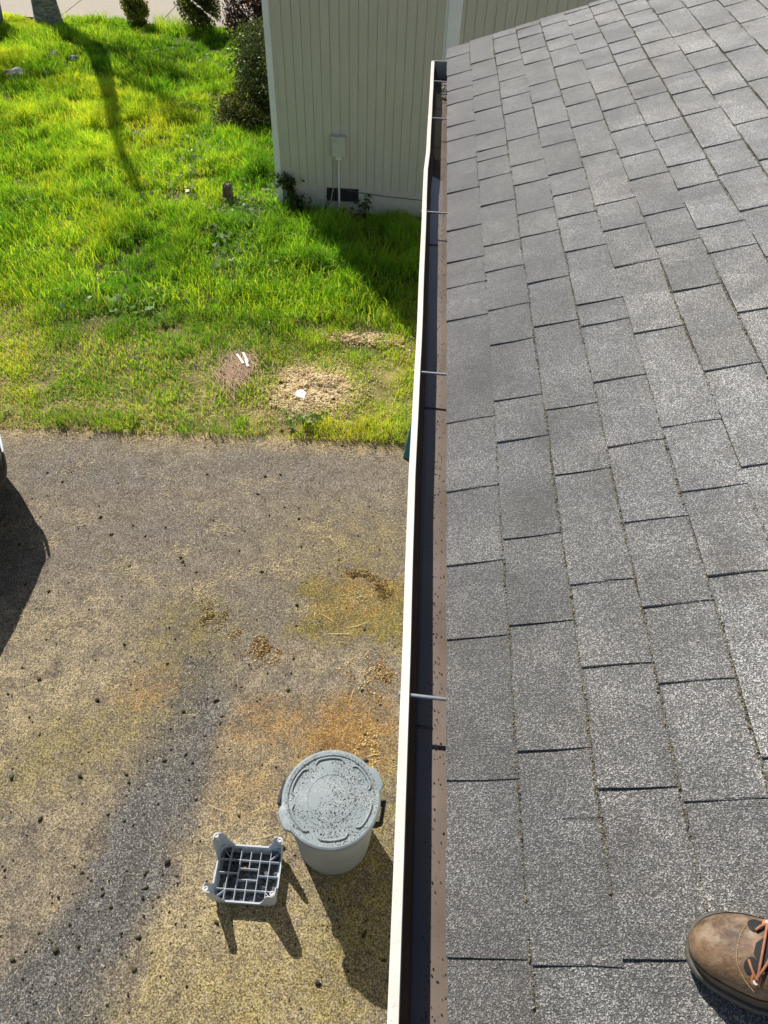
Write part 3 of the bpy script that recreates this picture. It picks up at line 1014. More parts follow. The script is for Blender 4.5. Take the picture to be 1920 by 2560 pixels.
# wet dirt that has run into the cells
mt, t, p = new_mat('stool_dirt_film')
v = coords(t)
t.links.new(ramp(t, noise(t, v, 38, 5, .7), [(0.36, (.035, .036, .042)), (0.55, (.095, .10, .115)), (0.72, (.24, .255, .28))]), p.inputs['Base Color'])
p.inputs['Roughness'].default_value = 0.6
b = MB()
b.box(TX0 + .024, TX1 - .024, TY0 + .024, TY1 - .024, .010, .0158)
b.build('dirt_film', mt, stool)
# four legs standing up and splaying out
LH = .292
M_foot = simple('stool_foot', (.62, .62, .60), .6, .1)
for sx, sy in ((-1, -1), (1, -1), (-1, 1), (1, 1)):
    x0 = TX0 if sx < 0 else TX1
    y0 = TY0 if sy < 0 else TY1
    b = MB()
    rings = []
    for i in range(9):
        f = i / 8
        z = WH - .01 + (LH - WH + .01) * f
        out = .002 + .012 * f
        # channel section: corner shell, wide at the root and narrowing upward, open to the inside
        wdt = .062 + .042 * (1 - f) ** 2.2 - (.018 if i == 8 else .004 if i == 7 else 0)
        th = .005
        cx_, cy_ = x0 + sx * out, y0 + sy * (out * .4)
        r_ = .022
        sec = [(-wdt, 0), (-r_, 0)]
        for k in range(1, 4):
            a = R(90 - 90 * k / 4)
            sec.append((-r_ + r_ * math.cos(a), -r_ + r_ * math.sin(a)))
        sec += [(0, -r_), (0, -wdt)]
        inn = [(-th, -wdt), (-th, -r_)]
        for k in range(3, 0, -1):
            a = R(90 - 90 * k / 4)
            inn.append((-r_ + (r_ - th) * math.cos(a), -r_ + (r_ - th) * math.sin(a)))
        inn += [(-r_, -th), (-wdt, -th)]
        rings.append([(cx_ + sx * u, cy_ + sy * w_, z) for u, w_ in sec + inn])
    if sx * sy < 0:
        rings = [r__[::-1] for r__ in rings]
    b.loft(rings, cap=True)
    leg = b.build('leg', M_stool, stool, smooth=False)
    fb = MB()
    fx, fy = x0 + sx * (.014 - .019), y0 + sy * (.0056 - .019)
    fb.lathe([(.0, -.05), (.0125, -.05), (.0145, .0), (.0125, .003), (.009, .003), (.008, -.003), (0, -.003)], (fx, fy, LH), 20)
    fb.build('foot_pad', M_foot, leg, smooth=False)
# dirt inside the cells
n = 500
pos = np.stack([RNG.uniform(TX0 + .03, TX1 - .03, n), RNG.uniform(TY0 + .03, TY1 - .03, n), np.full(n, .0165)], -1)
tag(crumbs('stool_dirt', pos, np.clip(RNG.lognormal(-5.6, .5, n), .001, .011), [M_blackgrit, simple('stool_dirt_brown', (.05, .04, .03), .9)], RNG.integers(0, 2, n)),
    'black dirt crumbs lying in the cells of the upturned stool', 'dirt', kind='stuff')
pos = np.array([(-.80, 1.245, .024), (-.792, 1.247, .024), (-.808, 1.244, .023), (-.797, 1.241, .027)])
tag(crumbs('moss_crumb', pos, np.array([.010, .009, .009, .008]), simple('orange_moss', (.40, .22, .04), .9, .3, 80)), 'orange crumb of moss inside a cell of the upturned stool', 'moss crumb')

# ------------------------------------------------------------------ boot (worn by the person on the roof; only its front is in the picture)
bt = empty('hiking_boot', roof_pt(.55, .17, .012), 'scuffed brown leather hiking boot with orange laces on the shingle roof', 'boot')
e1 = Vector((CP * .90, -.43, SP * .90))          # toe -> heel along the roof
nr = Vector((-SP, 0, CP))                           # roof normal
e2 = nr.cross(e1).normalized()                      # sideways
e1 = e2.cross(nr).normalized()
TOE = Vector(roof_pt(.394, .272, .012))
BL = .296
def bw(t_): return float(np.interp(t_, [0, .02, .06, .13, .22, .34, .5, .7, .88, .96, 1.0], [.016, .046, .076, .100, .113, .118, .104, .084, .080, .062, .02]))
def bh(t_): return float(np.interp(t_, [0, .02, .06, .13, .22, .30, .40, .55, .68, .8, .92, 1.0], [.014, .034, .050, .062, .070, .078, .096, .125, .150, .160, .155, .13]))
def bc(t_): return float(np.interp(t_, [0, .2, .5, 1], [-.010, -.003, .004, 0]))
def boot_pt(t_, ph, off=0.0, k=1.0):
    w_, h_ = bw(t_) * .48 + off, bh(t_) * .97 + off
    c_, s_ = math.cos(ph), math.sin(ph)
    y = math.copysign(abs(c_) ** .75, c_) * w_ * k + bc(t_)
    z = .026 + max(0, s_) ** .72 * h_
    return TOE + e1 * (t_ * BL) + e2 * y + nr * z
mt, t, p = new_mat('boot_leather')
v = coords(t)
c = ramp(t, noise(t, v, 16, 6, .65), [(0.36, (.055, .030, .016)), (0.52, (.15, .090, .050)), (0.68, (.25, .165, .098))])
scf = ramp(t, noise(t, v, 60, 5, .8), [(0.60, 0.0), (0.70, .45)])
c = mix(t, scf, c, (.34, .26, .18))
dst = ramp(t, noise(t, v, 26, 6, .75), [(0.48, 0.0), (0.66, .7)])
c = mix(t, dst, c, (.30, .235, .165))
t.links.new(c, p.inputs['Base Color'])
p.inputs['Roughness'].default_value = 0.62
bump(t, p, noise(t, v, 180, 4), 0.0014)
M_lea = mt
b = MB()
T = [0, .01, .025, .05, .09, .14, .2, .27, .34, .42, .5, .6, .7, .8, .9, .96, 1.0]
b.loft([[boot_pt(q, math.pi * k / 22) for k in range(23)] + [TOE + e1 * (q * BL) + e2 * (bc(q) - bw(q) * .4) + nr * .024, TOE + e1 * (q * BL) + e2 * (bc(q) + bw(q) * .4) + nr * .024] for q in T], cap=True)
b.build('upper', M_lea, bt, smooth=True)
b = MB()
def sole_ring(z, g): 
    out = []
    for q in T[1:]:
        out.append(TOE + e1 * (q * BL * (1 + .0) - (g if q < .1 else 0)) + e2 * (bc(q) + bw(q) / 2 + g) + nr * z)
    for q in T[:0:-1]:
        out.append(TOE + e1 * (q * BL - (g if q < .1 else 0)) + e2 * (bc(q) - bw(q) / 2 - g) + nr * z)
    return out
b.loft([sole_ring(-.0, .001), sole_ring(.012, .0045), sole_ring(.026, .005), sole_ring(.031, .003), sole_ring(.032, -.004)], cap=True)
b.build('sole', simple('boot_sole', (.085, .080, .070), .7, .3, 30), bt, smooth=False, bevel=.002)
# toe rand: darker band around the toe
b = MB()
rows = []
for q in T[1:11]:
    rows.append([boot_pt(q, R(a_), .0012) for a_ in (0, 8, 15, 21)])
b.loft(rows, cap=False, closed=False)
rows = []
for q in T[1:11]:
    rows.append([boot_pt(q, R(180 - a_), .0012) for a_ in (21, 15, 8, 0)])
b.loft(rows, cap=False, closed=False)
b.build('rand', simple('boot_rand', (.060, .040, .027), .55, .3, 40), bt, smooth=True)
def patch(t0, t1, a0, a1, off, oval=True, n=10):
    rows = []
    for i in range(n + 1):
        for_ = i / n
        tq = t0 + (t1 - t0) * for_
        half = (a1 - a0) / 2 * (math.sqrt(max(0.02, 1 - (2 * for_ - 1) ** 2)) if oval else 1)
        mid_ = (a0 + a1) / 2
        rows.append([boot_pt(tq, R(mid_ - half + 2 * half * j / 8), off) for j in range(9)])
    return rows
M_mesh = simple('boot_mesh_fabric', (.014, .015, .017), .8, .4, 300)
for q in ((.255, .315, 96, 118), (.235, .305, 46, 72)):
    b = MB()
    b.loft(patch(*q, .0016), cap=False, closed=False)
    b.build('mesh_panel', M_mesh, bt, smooth=True)
b = MB()
b.loft(patch(.285, .66, 62, 116, .0018), cap=False, closed=False)
b.build('tongue', M_mesh, bt, smooth=True)
M_lace = simple('orange_lace', (.30, .125, .07), .7, .2, 120)
M_eye = simple('orange_eyelet', (.58, .22, .06), .5, .15, 50)
eyes = [(.315, 58), (.315, 120), (.40, 57), (.40, 123), (.50, 56), (.50, 124), (.60, 58), (.60, 122)]
for i, (q, a_) in enumerate(eyes):
    b = MB()
    c0 = boot_pt(q, R(a_), .003)
    d_ = (boot_pt(q, R(a_ + (-6 if a_ < 90 else 6)), .003) - c0).normalized()
    pts = [c0 - d_ * .006 + e1 * .0045, c0 + d_ * .008 + e1 * .0045, c0 + d_ * .012, c0 + d_ * .008 - e1 * .0045, c0 - d_ * .006 - e1 * .0045]
    b.tube(pts, .0018, 8)
    ey_ = b.build('eyelet', M_eye, bt, smooth=True)
    b = MB()
    b.tube([c0 + d_ * .006 - nr * .001, c0 + d_ * .006 + nr * .0025], .0035, 12)
    b.build('rivet', M_galv, ey_)
b = MB()
for A_, B_ in (((.315, 58), (.40, 123)), ((.315, 120), (.40, 57)), ((.40, 57), (.50, 124)), ((.40, 123), (.50, 56)), ((.50, 56), (.60, 122)), ((.50, 124), (.60, 58)), ((.315, 58), (.275, 72)), ((.315, 120), (.27, 100)), ((.315, 58), (.32, 120))):
    pts = []
    for i in range(7):
        f = i / 6
        pts.append(boot_pt(A_[0] + (B_[0] - A_[0]) * f, R(A_[1] + (B_[1] - A_[1]) * f), .0055 + .002 * math.sin(math.pi * f)))
    b.tube(pts, .0019, 8)
b.build('laces', M_lace, bt, smooth=True)
# stitched seam in front of the lace panel
b = MB()
for j in range(60):
    a_ = 28 + j * 2.0
    if a_ > 150: break
    q = .215 + .12 * ((a_ - 88) / 60) ** 2
    c0 = boot_pt(q, R(a_), .0008)
    c1 = boot_pt(q, R(a_ + 1.2), .0008)
    b.tube([c0, c1], .0007, 5)
b.build('stitching', simple('boot_thread', (.42, .30, .16), .8), bt)

# ------------------------------------------------------------------ parked car (its nose reaches into the frame)
car = empty('parked_car', (-5.4, 3.95, 0), 'black car parked across the driveway with only its nose in view', 'car')
NX, CYC = -3.31, 3.90
mt, t, p = new_mat('car_paint_black')
p.inputs['Roughness'].default_value = 0.5
p.inputs['Specular IOR Level'].default_value = 0.25
p.inputs['Coat Weight'].default_value = 0.0
p.inputs['Coat Roughness'].default_value = 0.05
v = coords(t)
t.links.new(ramp(t, noise(t, v, 30, 4), [(0.3, (.010, .011, .013)), (.7, (.018, .019, .022))]), p.inputs['Base Color'])
M_car = mt
def car_ring(u, ya, yb, zb, zs, zt):
    yc, h_ = (ya + yb) / 2, (yb - ya) / 2
    half = [(h_ * .86, zb), (h_ * .96, zb + .06), (h_, (zb + zs) / 2 + .03), (h_ * .995, zs - .02), (h_ * .96, zs + .01), (h_ * .80, zt - .02), (h_ * .42, zt)]
    return [(NX - u, yc + a_, z) for a_, z in half] + [(NX - u, yc - a_, z) for a_, z in half[::-1]]
b = MB()
b.loft([car_ring(0, 3.12, 4.08, .50, .60, .63), car_ring(.035, 3.08, 4.16, .44, .63, .66), car_ring(.12, 3.05, 4.30, .40, .645, .68), car_ring(.22, 3.03, 4.44, .33, .66, .70), car_ring(.36, 3.02, 4.60, .27, .68, .73),
        car_ring(.52, 3.01, 4.74, .22, .72, .78), car_ring(.70, 3.01, 4.84, .20, .78, .86), car_ring(1.0, 3.01, 4.90, .19, .84, .92), car_ring(1.6, 3.01, 4.91, .18, .88, .96),
        car_ring(2.8, 3.01, 4.91, .18, .90, .98), car_ring(3.8, 3.03, 4.89, .2, .90, .98), car_ring(4.2, 3.12, 4.80, .28, .86, .94)], cap=True)
b.build('body', M_car, car, smooth=35)
def cab(u, hw_, z): return [(NX - u, CYC + hw_ * a_, z_) for a_, z_ in ((1, .88), (.97, z - .12), (.86, z - .02), (.4, z), (-.4, z), (-.86, z - .02), (-.97, z - .12), (-1, .88))]
b = MB()
b.loft([cab(1.25, .72, 1.0), cab(2.0, .70, 1.38), cab(2.8, .69, 1.42), cab(3.4, .68, 1.36), cab(4.0, .70, 1.0)], cap=True)
b.build('cabin', M_car, car, smooth=35)
M_glass = simple('car_glass', (.02, .025, .03), .05, .1, 3, spec=.8)
b = MB()
b.add([(NX - 1.30, CYC - .60, 1.045), (NX - 1.30, CYC + .60, 1.045), (NX - 1.93, CYC + .54, 1.368), (NX - 1.93, CYC - .54, 1.368)], [(0, 1, 2, 3)])
b.build('windshield', M_glass, car)
b = MB()
b.tube([(NX - .36, 4.600, .705), (NX - .20, 4.435, .69), (NX - .10, 4.300, .675), (NX - .015, 4.150, .655)], [.010, .018, .018, .010], 8)
b.build('glint_strip', simple('sun_glint', (.62, .66, .70), .2, .1, 5, spec=.8), car, smooth=True)  # pale tube that paints the sun glint along the nose edge
for sy in (-1, 1):
    b = MB()
    b.add([(NX - 1.7, CYC + sy * .725, 1.03), (NX - 3.6, CYC + sy * .715, 1.03), (NX - 3.3, CYC + sy * .69, 1.26), (NX - 2.1, CYC + sy * .70, 1.26)], [(0, 1, 2, 3)])
    b.build('side_window', M_glass, car)
    ym = 4.36 if sy > 0 else 3.06
    b = MB()
    b.hexa([(NX - .36, ym + .05, .50), (NX - .16, ym - .10, .50), (NX - .14, ym - .13, .60), (NX - .34, ym + .10, .60), (NX - .50, ym - .05, .50), (NX - .30, ym - .20, .50), (NX - .30, ym - .20, .60), (NX - .50, ym - .05, .60)])
    b.build('headlight', simple('headlight_glass', (.5, .53, .56), .12, .1, 5, spec=.8), car, bevel=.008)
    yo = CYC + sy * .98
    b = MB()
    b.hexa([(NX - 1.62, yo - .09, .93), (NX - 1.50, yo - .07, .93), (NX - 1.50, yo + .07, .93), (NX - 1.62, yo + .09, .93), (NX - 1.60, yo - .08, 1.06), (NX - 1.50, yo - .06, 1.05), (NX - 1.50, yo + .06, 1.05), (NX - 1.60, yo + .08, 1.06)])
    b.build('mirror', M_car, car, bevel=.02)
    for u in (.98, 3.45):
        def ring(rads): return [[(NX - u + r_ * math.cos(2 * math.pi * k / 28), CYC + sy * yo_, .33 + r_ * math.sin(2 * math.pi * k / 28)) for k in range(28)] for yo_, r_ in rads]
        b = MB()
        b.loft(ring([(.74, .30), (.76, .325), (.945, .325), (.965, .30), (.96, .22)]), cap=True)
        wh = b.build('wheel', M_blk, car, smooth=30)
        b = MB()
        b.loft(ring([(.962, .215), (.972, .205), (.968, .06), (.975, .002)]), cap=False)
        b.build('rim', simple('alloy_rim', (.5, .5, .52), .3, .1, metal=.8), wh)

# ------------------------------------------------------------------ blue wheelie cart by the street
ct = empty('wheeled_cart', (-9.45, 17.6, 0), 'dark blue wheeled cart with a black wheel at the left edge of the lawn', 'cart')
M_blue = simple('blue_plastic', (.03, .065, .27), .4, .15, 6)
b = MB()
cxb, cyb = -9.50, 17.72
def cring(z, sx, sy, dy=0): return rrect(cxb - sx, cxb + sx, cyb - sy + dy, cyb + sy + dy, .05, z, 4)
b.loft([cring(.06, .20, .22), cring(.12, .215, .24), cring(.98, .28, .32, .02), cring(1.0, .30, .34, .02), cring(1.03, .30, .34, .02)], cap=True)
b.build('cart_body', M_blue, ct)
b = MB()
b.loft([cring(1.034, .31, .35, .02), cring(1.06, .31, .35, .02), cring(1.10, .22, .26, .02)], cap=True)
b.build('cart_lid', M_blue, ct, bevel=.005)
for sx in (-1, 1):
    b = MB()
    wx = cxb + sx * .245
    rings = [[(wx + sx * xo, cyb - .20 + r_ * math.cos(2 * math.pi * k / 24), .135 + r_ * math.sin(2 * math.pi * k / 24)) for k in range(24)] for xo, r_ in ((-.03, .10), (-.025, .128), (.035, .128), (.045, .11), (.04, .05))]
    b.loft(rings, cap=True)
    wh = b.build('wheel', M_blk, ct)
    b = MB()
    b.tube([(wx + sx * .03, cyb - .20, .135), (wx + sx * .055, cyb - .20, .135)], .03, 14)
    b.build('hub', simple('cart_hub', (.5, .42, .36), .6, .1), wh)

# ------------------------------------------------------------------ teal board by the house corner
b = MB()
b.hexa([(.045, 5.05, .01), (.40, 5.05, .01), (.40, 5.10, .01), (.045, 5.10, .01), (.125, 5.22, .52), (.48, 5.22, .52), (.48, 5.25, .52), (.125, 5.25, .52)])
tag(b.build('painted_board', simple('teal_paint', (.035, .15, .17), .5, .2, 8), bevel=.004), 'teal painted board leaning by the house corner at the grass edge', 'board')

# ------------------------------------------------------------------ tree by the street
def sun_at(gx_, gy_, h):          # point at height h whose shadow reaches ground point (gx, gy)
    k = h / SUN.z
    return Vector((gx_ + SUN.x * k, gy_ + SUN.y * k, h))
tree = empty('tree', (-8.38, 18.05, 0), 'grey-barked tree by the sidewalk casting a long shadow over the lawn', 'tree')
mt, t, p = new_mat('bark')
v = coords(t)
mp = N(t, 'ShaderNodeMapping')
mp.inputs['Scale'].default_value = (1, 1, 3.2)
t.links.new(v, mp.inputs['Vector'])
f = noise(t, mp.outputs[0], 9, 7, .7, .6)
c = ramp(t, f, [(0.36, (.07, .065, .06)), (0.52, (.27, .27, .27)), (0.68, (.48, .48, .47))])
t.links.new(c, p.inputs['Base Color'])
p.inputs['Roughness'].default_value = 0.9
bump(t, p, f, 0.03)
M_bark = mt
b = MB()
tp = [(-8.33, 18.05, -.05), (-8.34, 18.06, .12), (-8.34, 18.08, .45), (-8.30, 18.10, 1.0), sun_at(-6.55, 16.1, 2.3), sun_at(-6.0, 14.8, 3.6), sun_at(-5.35, 13.3, 5.2), sun_at(-4.95, 12.2, 6.4), sun_at(-4.6, 11.3, 7.3), sun_at(-4.05, 10.3, 8.3), sun_at(-3.7, 9.6, 9.0)]
tr_ = [.36, .295, .262, .24, .215, .17, .125, .10, .08, .055, .02]
b.tube(tp, tr_, 20)
trunk = b.build('trunk', M_bark, tree, smooth=True)
limbs = []
def limb(pts, r0, r1):
    b = MB()
    n_ = len(pts)
    b.tube(pts, [r0 + (r1 - r0) * i / (n_ - 1) for i in range(n_)], 10)
    b.build('limb', M_bark, tree, smooth=True)
    limbs.append(pts)
limb([tp[4], sun_at(-6.0, 16.0, 2.9), sun_at(-5.6, 16.1, 3.6), sun_at(-5.0, 16.3, 4.6)], .17, .06)
limb([tp[5], sun_at(-5.4, 14.35, 4.2), sun_at(-4.7, 13.7, 4.9), sun_at(-4.05, 13.0, 5.6)], .15, .05)
limb([tp[4], sun_at(-5.7, 15.4, 3.1), sun_at(-5.0, 14.9, 3.7), sun_at(-4.2, 14.7, 4.3)], .10, .03)
limb([tp[6], sun_at(-5.6, 13.2, 6.0), sun_at(-6.1, 13.3, 7.2)], .06, .02)
limb([tp[5], sun_at(-6.6, 14.6, 4.6), sun_at(-7.4, 14.2, 5.8), sun_at(-8.2, 13.9, 7)], .08, .02)
limb([tp[8], sun_at(-4.35, 10.7, 8.0), sun_at(-4.05, 10.1, 8.7)], .05, .015)
limb([tp[7], sun_at(-4.6, 12.0, 7.2), sun_at(-4.2, 12.0, 8.0)], .04, .012)
# young leaves: clumps at the limb ends
cl = []
for (gx_, gy_, h, r_, k) in ((-6.75, 16.25, 2.35, .32, 300), (-6.1, 16.1, 2.7, .36, 330), (-5.6, 15.6, 3.2, .3, 120), (-4.6, 14.9, 4.3, .4, 130), (-3.9, 14.6, 4.9, .4, 110), (-7.6, 14.2, 6.0, .9, 420), (-8.3, 14.3, 6.8, .8, 330), (-8.6, 13.2, 7.4, .9, 330), (-6.9, 14.0, 5.6, .6, 200),
                             (-4.9, 15.9, 4.7, .5, 120), (-4.2, 15.6, 5.2, .45, 90), (-4.1, 13.0, 5.7, .5, 260), (-4.8, 13.8, 4.9, .35, 160), (-5.0, 15.1, 3.6, .4, 170), (-7.4, 15.0, 5.2, .7, 300), (-6.1, 13.0, 7.0, .6, 130), (-5.4, 14.7, 4.2, .35, 90), (-7.0, 12.0, 8.3, .7, 130)):
    c0 = sun_at(gx_, gy_, h)
    d_ = RNG.normal(size=(k, 3)) * r_ * .5
    cl.append(np.array(c0)[None] + d_)
M_tleaf = leaf_mat('tree_leaf', (.14, .24, .04))
cl = np.concatenate(cl)
leaves('crown', cl, np.full(len(cl), .10), M_tleaf, None, tree)

# ------------------------------------------------------------------ shrubs
def shrub(name, label, cat, c0, radii, n_, leafsize, mats, probs, stem_col, group=None, squash=2.4, lobes=7):
    e_ = empty(name, (c0[0], c0[1], 0.02), label, cat, group)
    pts, mi = [], []
    lob = []
    for k in range(lobes):
        d = RNG.normal(size=3)
        d /= np.linalg.norm(d)
        lob.append((np.array(c0) + d * np.array(radii) * .42, np.array(radii) * RNG.uniform(.5, .72)))
    lob.append((np.array(c0), np.array(radii) * .85))
    per = n_ // len(lob)
    for cc, rr2 in lob:
        d = RNG.normal(size=(per, 3))
        d /= np.linalg.norm(d, axis=1)[:, None]
        rad = RNG.random(per) ** (1 / squash)
        q = cc + d * rr2 * rad[:, None]
        pts.append(q)
    pts = np.concatenate(pts)
    keep = (pts[:, 2] > .05) & (fbm(pts[:, 0] * 1.0 + pts[:, 2], pts[:, 1] + pts[:, 2] * .7, 5.0, 3) > .36)
    pts = pts[keep]
    mi = RNG.choice(len(mats), len(pts), p=probs)
    # leaf kinds are mixed at random over the whole crown
    leaves('foliage', pts, np.full(len(pts), leafsize), mats, mi, e_, updir=np.array([0, 0, .6]))
    b = MB()
    for k in range(7):
        a = RNG.random() * 6.283
        q = (c0[0] + radii[0] * .55 * math.cos(a), c0[1] + radii[1] * .55 * math.sin(a), c0[2] + radii[2] * RNG.uniform(-.1, .5))
        b.tube([(c0[0] + .05 * math.cos(a), c0[1] + .05 * math.sin(a), -.02), ((c0[0] + q[0]) / 2, (c0[1] + q[1]) / 2, q[2] * .45), q], [.018, .012, .005], 6)
    b.build('stems', stem_col, e_)
    return e_
M_stem = simple('shrub_stem', (.09, .07, .05), .9)
M_gold = leaf_mat('golden_leaf', (.42, .40, .06), .5)
M_dkg = leaf_mat('dark_shrub_leaf', (.055, .085, .028), .3)
M_dkg2 = leaf_mat('mid_shrub_leaf', (.10, .13, .03), .35)
M_oliv = leaf_mat('olive_leaf', (.15, .15, .03), .4)
M_red = leaf_mat('red_leaf', (.24, .055, .025), .4)
M_purp = leaf_mat('purple_leaf', (.06, .038, .035), .25)
shrub('round_shrub', 'small round golden-green shrub at the sidewalk, nearer the tree trunk', 'shrub', (-6.38, 18.25, .42), (.36, .34, .46), 9500, .045, [M_gold, M_dkg2], [.62, .38], M_stem, 'clipped shrubs along the sidewalk')
shrub('round_shrub', 'larger dark green round shrub at the sidewalk, next to the reddish shrub', 'shrub', (-4.98, 18.05, .52), (.48, .44, .60), 15000, .045, [M_gold, M_dkg2, M_dkg], [.30, .35, .35], M_stem, 'clipped shrubs along the sidewalk')
shrub('evergreen_shrub', 'dark evergreen shrub spreading from the side of the neighbor house', 'shrub', (-2.60, 13.9, .55), (.80, 1.25, .95), 36000, .05, [M_dkg, M_dkg2, M_oliv], [.55, .30, .15], M_stem, lobes=10)
shrub('low_shrub', 'low yellow-green shrub with bare twigs in front of the dark evergreen', 'shrub', (-3.05, 12.95, .28), (.50, .40, .36), 8000, .045, [M_oliv, M_dkg2, M_dkg], [.5, .3, .2], M_stem)
# drooping purple leaved shrub with red new growth
pr = empty('purple_shrub', (-3.75, 17.6, 0), 'drooping purple-brown shrub with red young leaves by the neighbor house', 'shrub')
pts, mi = [], []
for k in range(75):
    a, r_ = RNG.random() * 6.283, RNG.random() ** .6
    cc = np.array((-3.45 + .80 * r_ * math.cos(a), 17.5 + .8 * r_ * math.sin(a), .35 + 1.2 * RNG.random() * (1.15 - r_ * .6)))
    nn = 90
    q = cc + RNG.normal(size=(nn, 3)) * np.array((.10, .10, .12))
    pts.append(q)
    red = cc[2] > 1.0 and cc[0] > -3.7
    mi += list(np.where(RNG.random(nn) < (.65 if red else .04), 1, 0))
pts = np.concatenate(pts)
leaves('foliage', pts, np.full(len(pts), .10), [M_purp, M_red], np.array(mi), pr, updir=np.array([0, 0, -.8]), aspect=.3)
b = MB()
for k in range(16):
    a = RNG.random() * 6.283
    b.tube([(-3.6 + .1 * math.cos(a), 17.5 + .1 * math.sin(a), -.02), (-3.6 + .3 * math.cos(a), 17.5 + .3 * math.sin(a), .6), (-3.6 + .75 * math.cos(a), 17.5 + .7 * math.sin(a), 1.1 + .3 * RNG.random())], [.02, .013, .005], 6)
b.build('stems', M_stem, pr)
# bare twigs of the low shrub
b = MB()
for k in range(16):
    x0, y0 = -3.1 + RNG.uniform(-.4, .45), 12.7 + RNG.uniform(-.15, .25)
    b.tube([(x0, y0, .02), (x0 + RNG.uniform(-.2, .2), y0 - RNG.uniform(0, .2), .3), (x0 + RNG.uniform(-.4, .4), y0 - RNG.uniform(.05, .35), .2 + .3 * RNG.random())], [.006, .004, .002], 5)
tw = b.build('dead_twigs', simple('dry_twig', (.32, .27, .20), .9))
tag(tw, 'tangle of bare dry twigs under the low yellow-green shrub', 'twigs')

# ivy and weeds on the foundation
ivl = leaf_mat('ivy_leaf', (.085, .14, .035), .35)
iv = empty('ivy_plant', (-1.75, WY - .05, 0), 'leafy ivy climbing the white corner board of the neighbor house', 'plant')
pts = []
for z in np.linspace(0, .58, 55):
    for k in range(8):
        pts.append((-1.76 + .10 * math.sin(z * 9) * .5 + RNG.normal() * (.06 + .03 * math.sin(z * 14)), WY - .05 - abs(RNG.normal()) * .03, z + RNG.normal() * .02))
leaves('foliage', np.array(pts), np.full(len(pts), .055), [ivl, M_dkg2], RNG.integers(0, 2, len(pts)), iv, aspect=.8)
b = MB()
b.tube([(-1.75, WY - .03, -.05), (-1.78, WY - .02, .25), (-1.74, WY - .02, .55)], .006, 6)
b.build('stem', M_stem, iv)
def weed(cx_, cy_, h, nlf, lab, size=.06, lean=0.0, mats=(ivl,)):
    e_ = empty('weed', (cx_, cy_, .02), lab, 'weed', 'weeds along the neighbor house wall')
    b = MB()
    pts = []
    for s_ in range(4):
        dx, dy = RNG.uniform(-.12, .12), RNG.uniform(-.08, .03)
        b.tube([(cx_, cy_, -.02), (cx_ + dx * .4 + lean * .4, cy_ + dy * .5, h * .5), (cx_ + dx + lean, cy_ + dy, h * RNG.uniform(.75, 1))], [.005, .004, .002], 5)
        for q in range(nlf // 4):
            f = RNG.random() ** .7
            pts.append((cx_ + (dx + lean) * f + RNG.normal() * .03, cy_ + dy * f + RNG.normal() * .02, h * f + .01))
    b.build('stem', M_stem, e_)
    leaves('foliage', np.array(pts), np.full(len(pts), size), list(mats), RNG.integers(0, len(mats), len(pts)), e_, aspect=.6)
weed(-1.55, WY - .12, .34, 40, 'small leafy weed between the ivy and the foundation vent')
weed(-1.32, WY - .10, .40, 44, 'dark thin weed leaning towards the foundation vent', .03, .18, (M_dkg,))
weed(-.72, WY - .10, .36, 50, 'leafy weed just to the right of the foundation vent', .065)
weed(-.95, WY - .16, .20, 70, 'low bushy weed below the foundation vent', .07, 0, (M_dkg, ivl))

# stump, stones, litter in the grass
mt, t, p = new_mat('stump_wood')
v = coords(t)
mp = N(t, 'ShaderNodeMapping')
mp.inputs['Scale'].default_value = (6, 6, 1)
t.links.new(v, mp.inputs['Vector'])
f = noise(t, mp.outputs[0], 9, 6, .7)
t.links.new(ramp(t, f, [(0.35, (.07, .045, .028)), (0.6, (.27, .20, .14))]), p.inputs['Base Color'])
p.inputs['Roughness'].default_value = 0.9
bump(t, p, f, 0.02)
b = MB()
rings = []
for i, (z, r_) in enumerate(((-.05, .15), (.05, .125), (.14, .085), (.27, .075), (.36, .072), (.385, .045))):
    rings.append([(-2.70 + (r_ * (1 + .28 * mnoise.noise((math.cos(a) * 1.5, math.sin(a) * 1.5, z * 3)))) * math.cos(a) + .02 * i * .4, 10.0 + r_ * .9 * (1 + .3 * mnoise.noise((math.cos(a) * 2 + 5, math.sin(a) * 2, z * 3))) * math.sin(a), z + (.03 * mnoise.noise((math.cos(a) * 3, math.sin(a) * 3, 9)) if i > 3 else 0)) for a in [2 * math.pi * k / 18 for k in range(18)]])
b.loft(rings, cap=True)
tag(b.build('tree_stump', mt, smooth=False), 'small brown weathered tree stump standing in the grass', 'stump')
M_stone = simple('grey_stone', (.28, .28, .28), .9, .4, 14, bumpd=.01)
def stone(x, y, r_, lab, z=.03):
    b = MB()
    vs, fs = [], []
    nu, nv = 12, 8
    sd = RNG.random() * 50
    rings = []
    for i in range(1, nv):
        th = math.pi * i / nv
        ring = []
        for k in range(nu):
            a = 2 * math.pi * k / nu
            d = Vector((math.sin(th) * math.cos(a), math.sin(th) * math.sin(a), math.cos(th)))
            q = 1 + .45 * mnoise.noise(d * 1.6 + Vector((sd, 0, 0)))
            ring.append((x + d.x * r_ * q * 1.2, y + d.y * r_ * q, z + r_ * .35 + d.z * r_ * q * .7))
        rings.append(ring[::-1])
    b.loft(rings, cap=True)
    tag(b.build('stone', M_stone, smooth=False), lab, 'stone', 'grey stones in the lawn')
stone(-7.65, 14.6, .17, 'largest grey stone of the group at the left edge of the lawn', .06)
stone(-7.15, 14.75, .08, 'small upright stone right beside the largest grey stone', .10)
stone(-7.35, 15.75, .12, 'pale flat stone uphill of the largest grey stone', .08)
stone(-6.95, 15.72, .08, 'darker lump of stone next to the pale flat stone', .08)

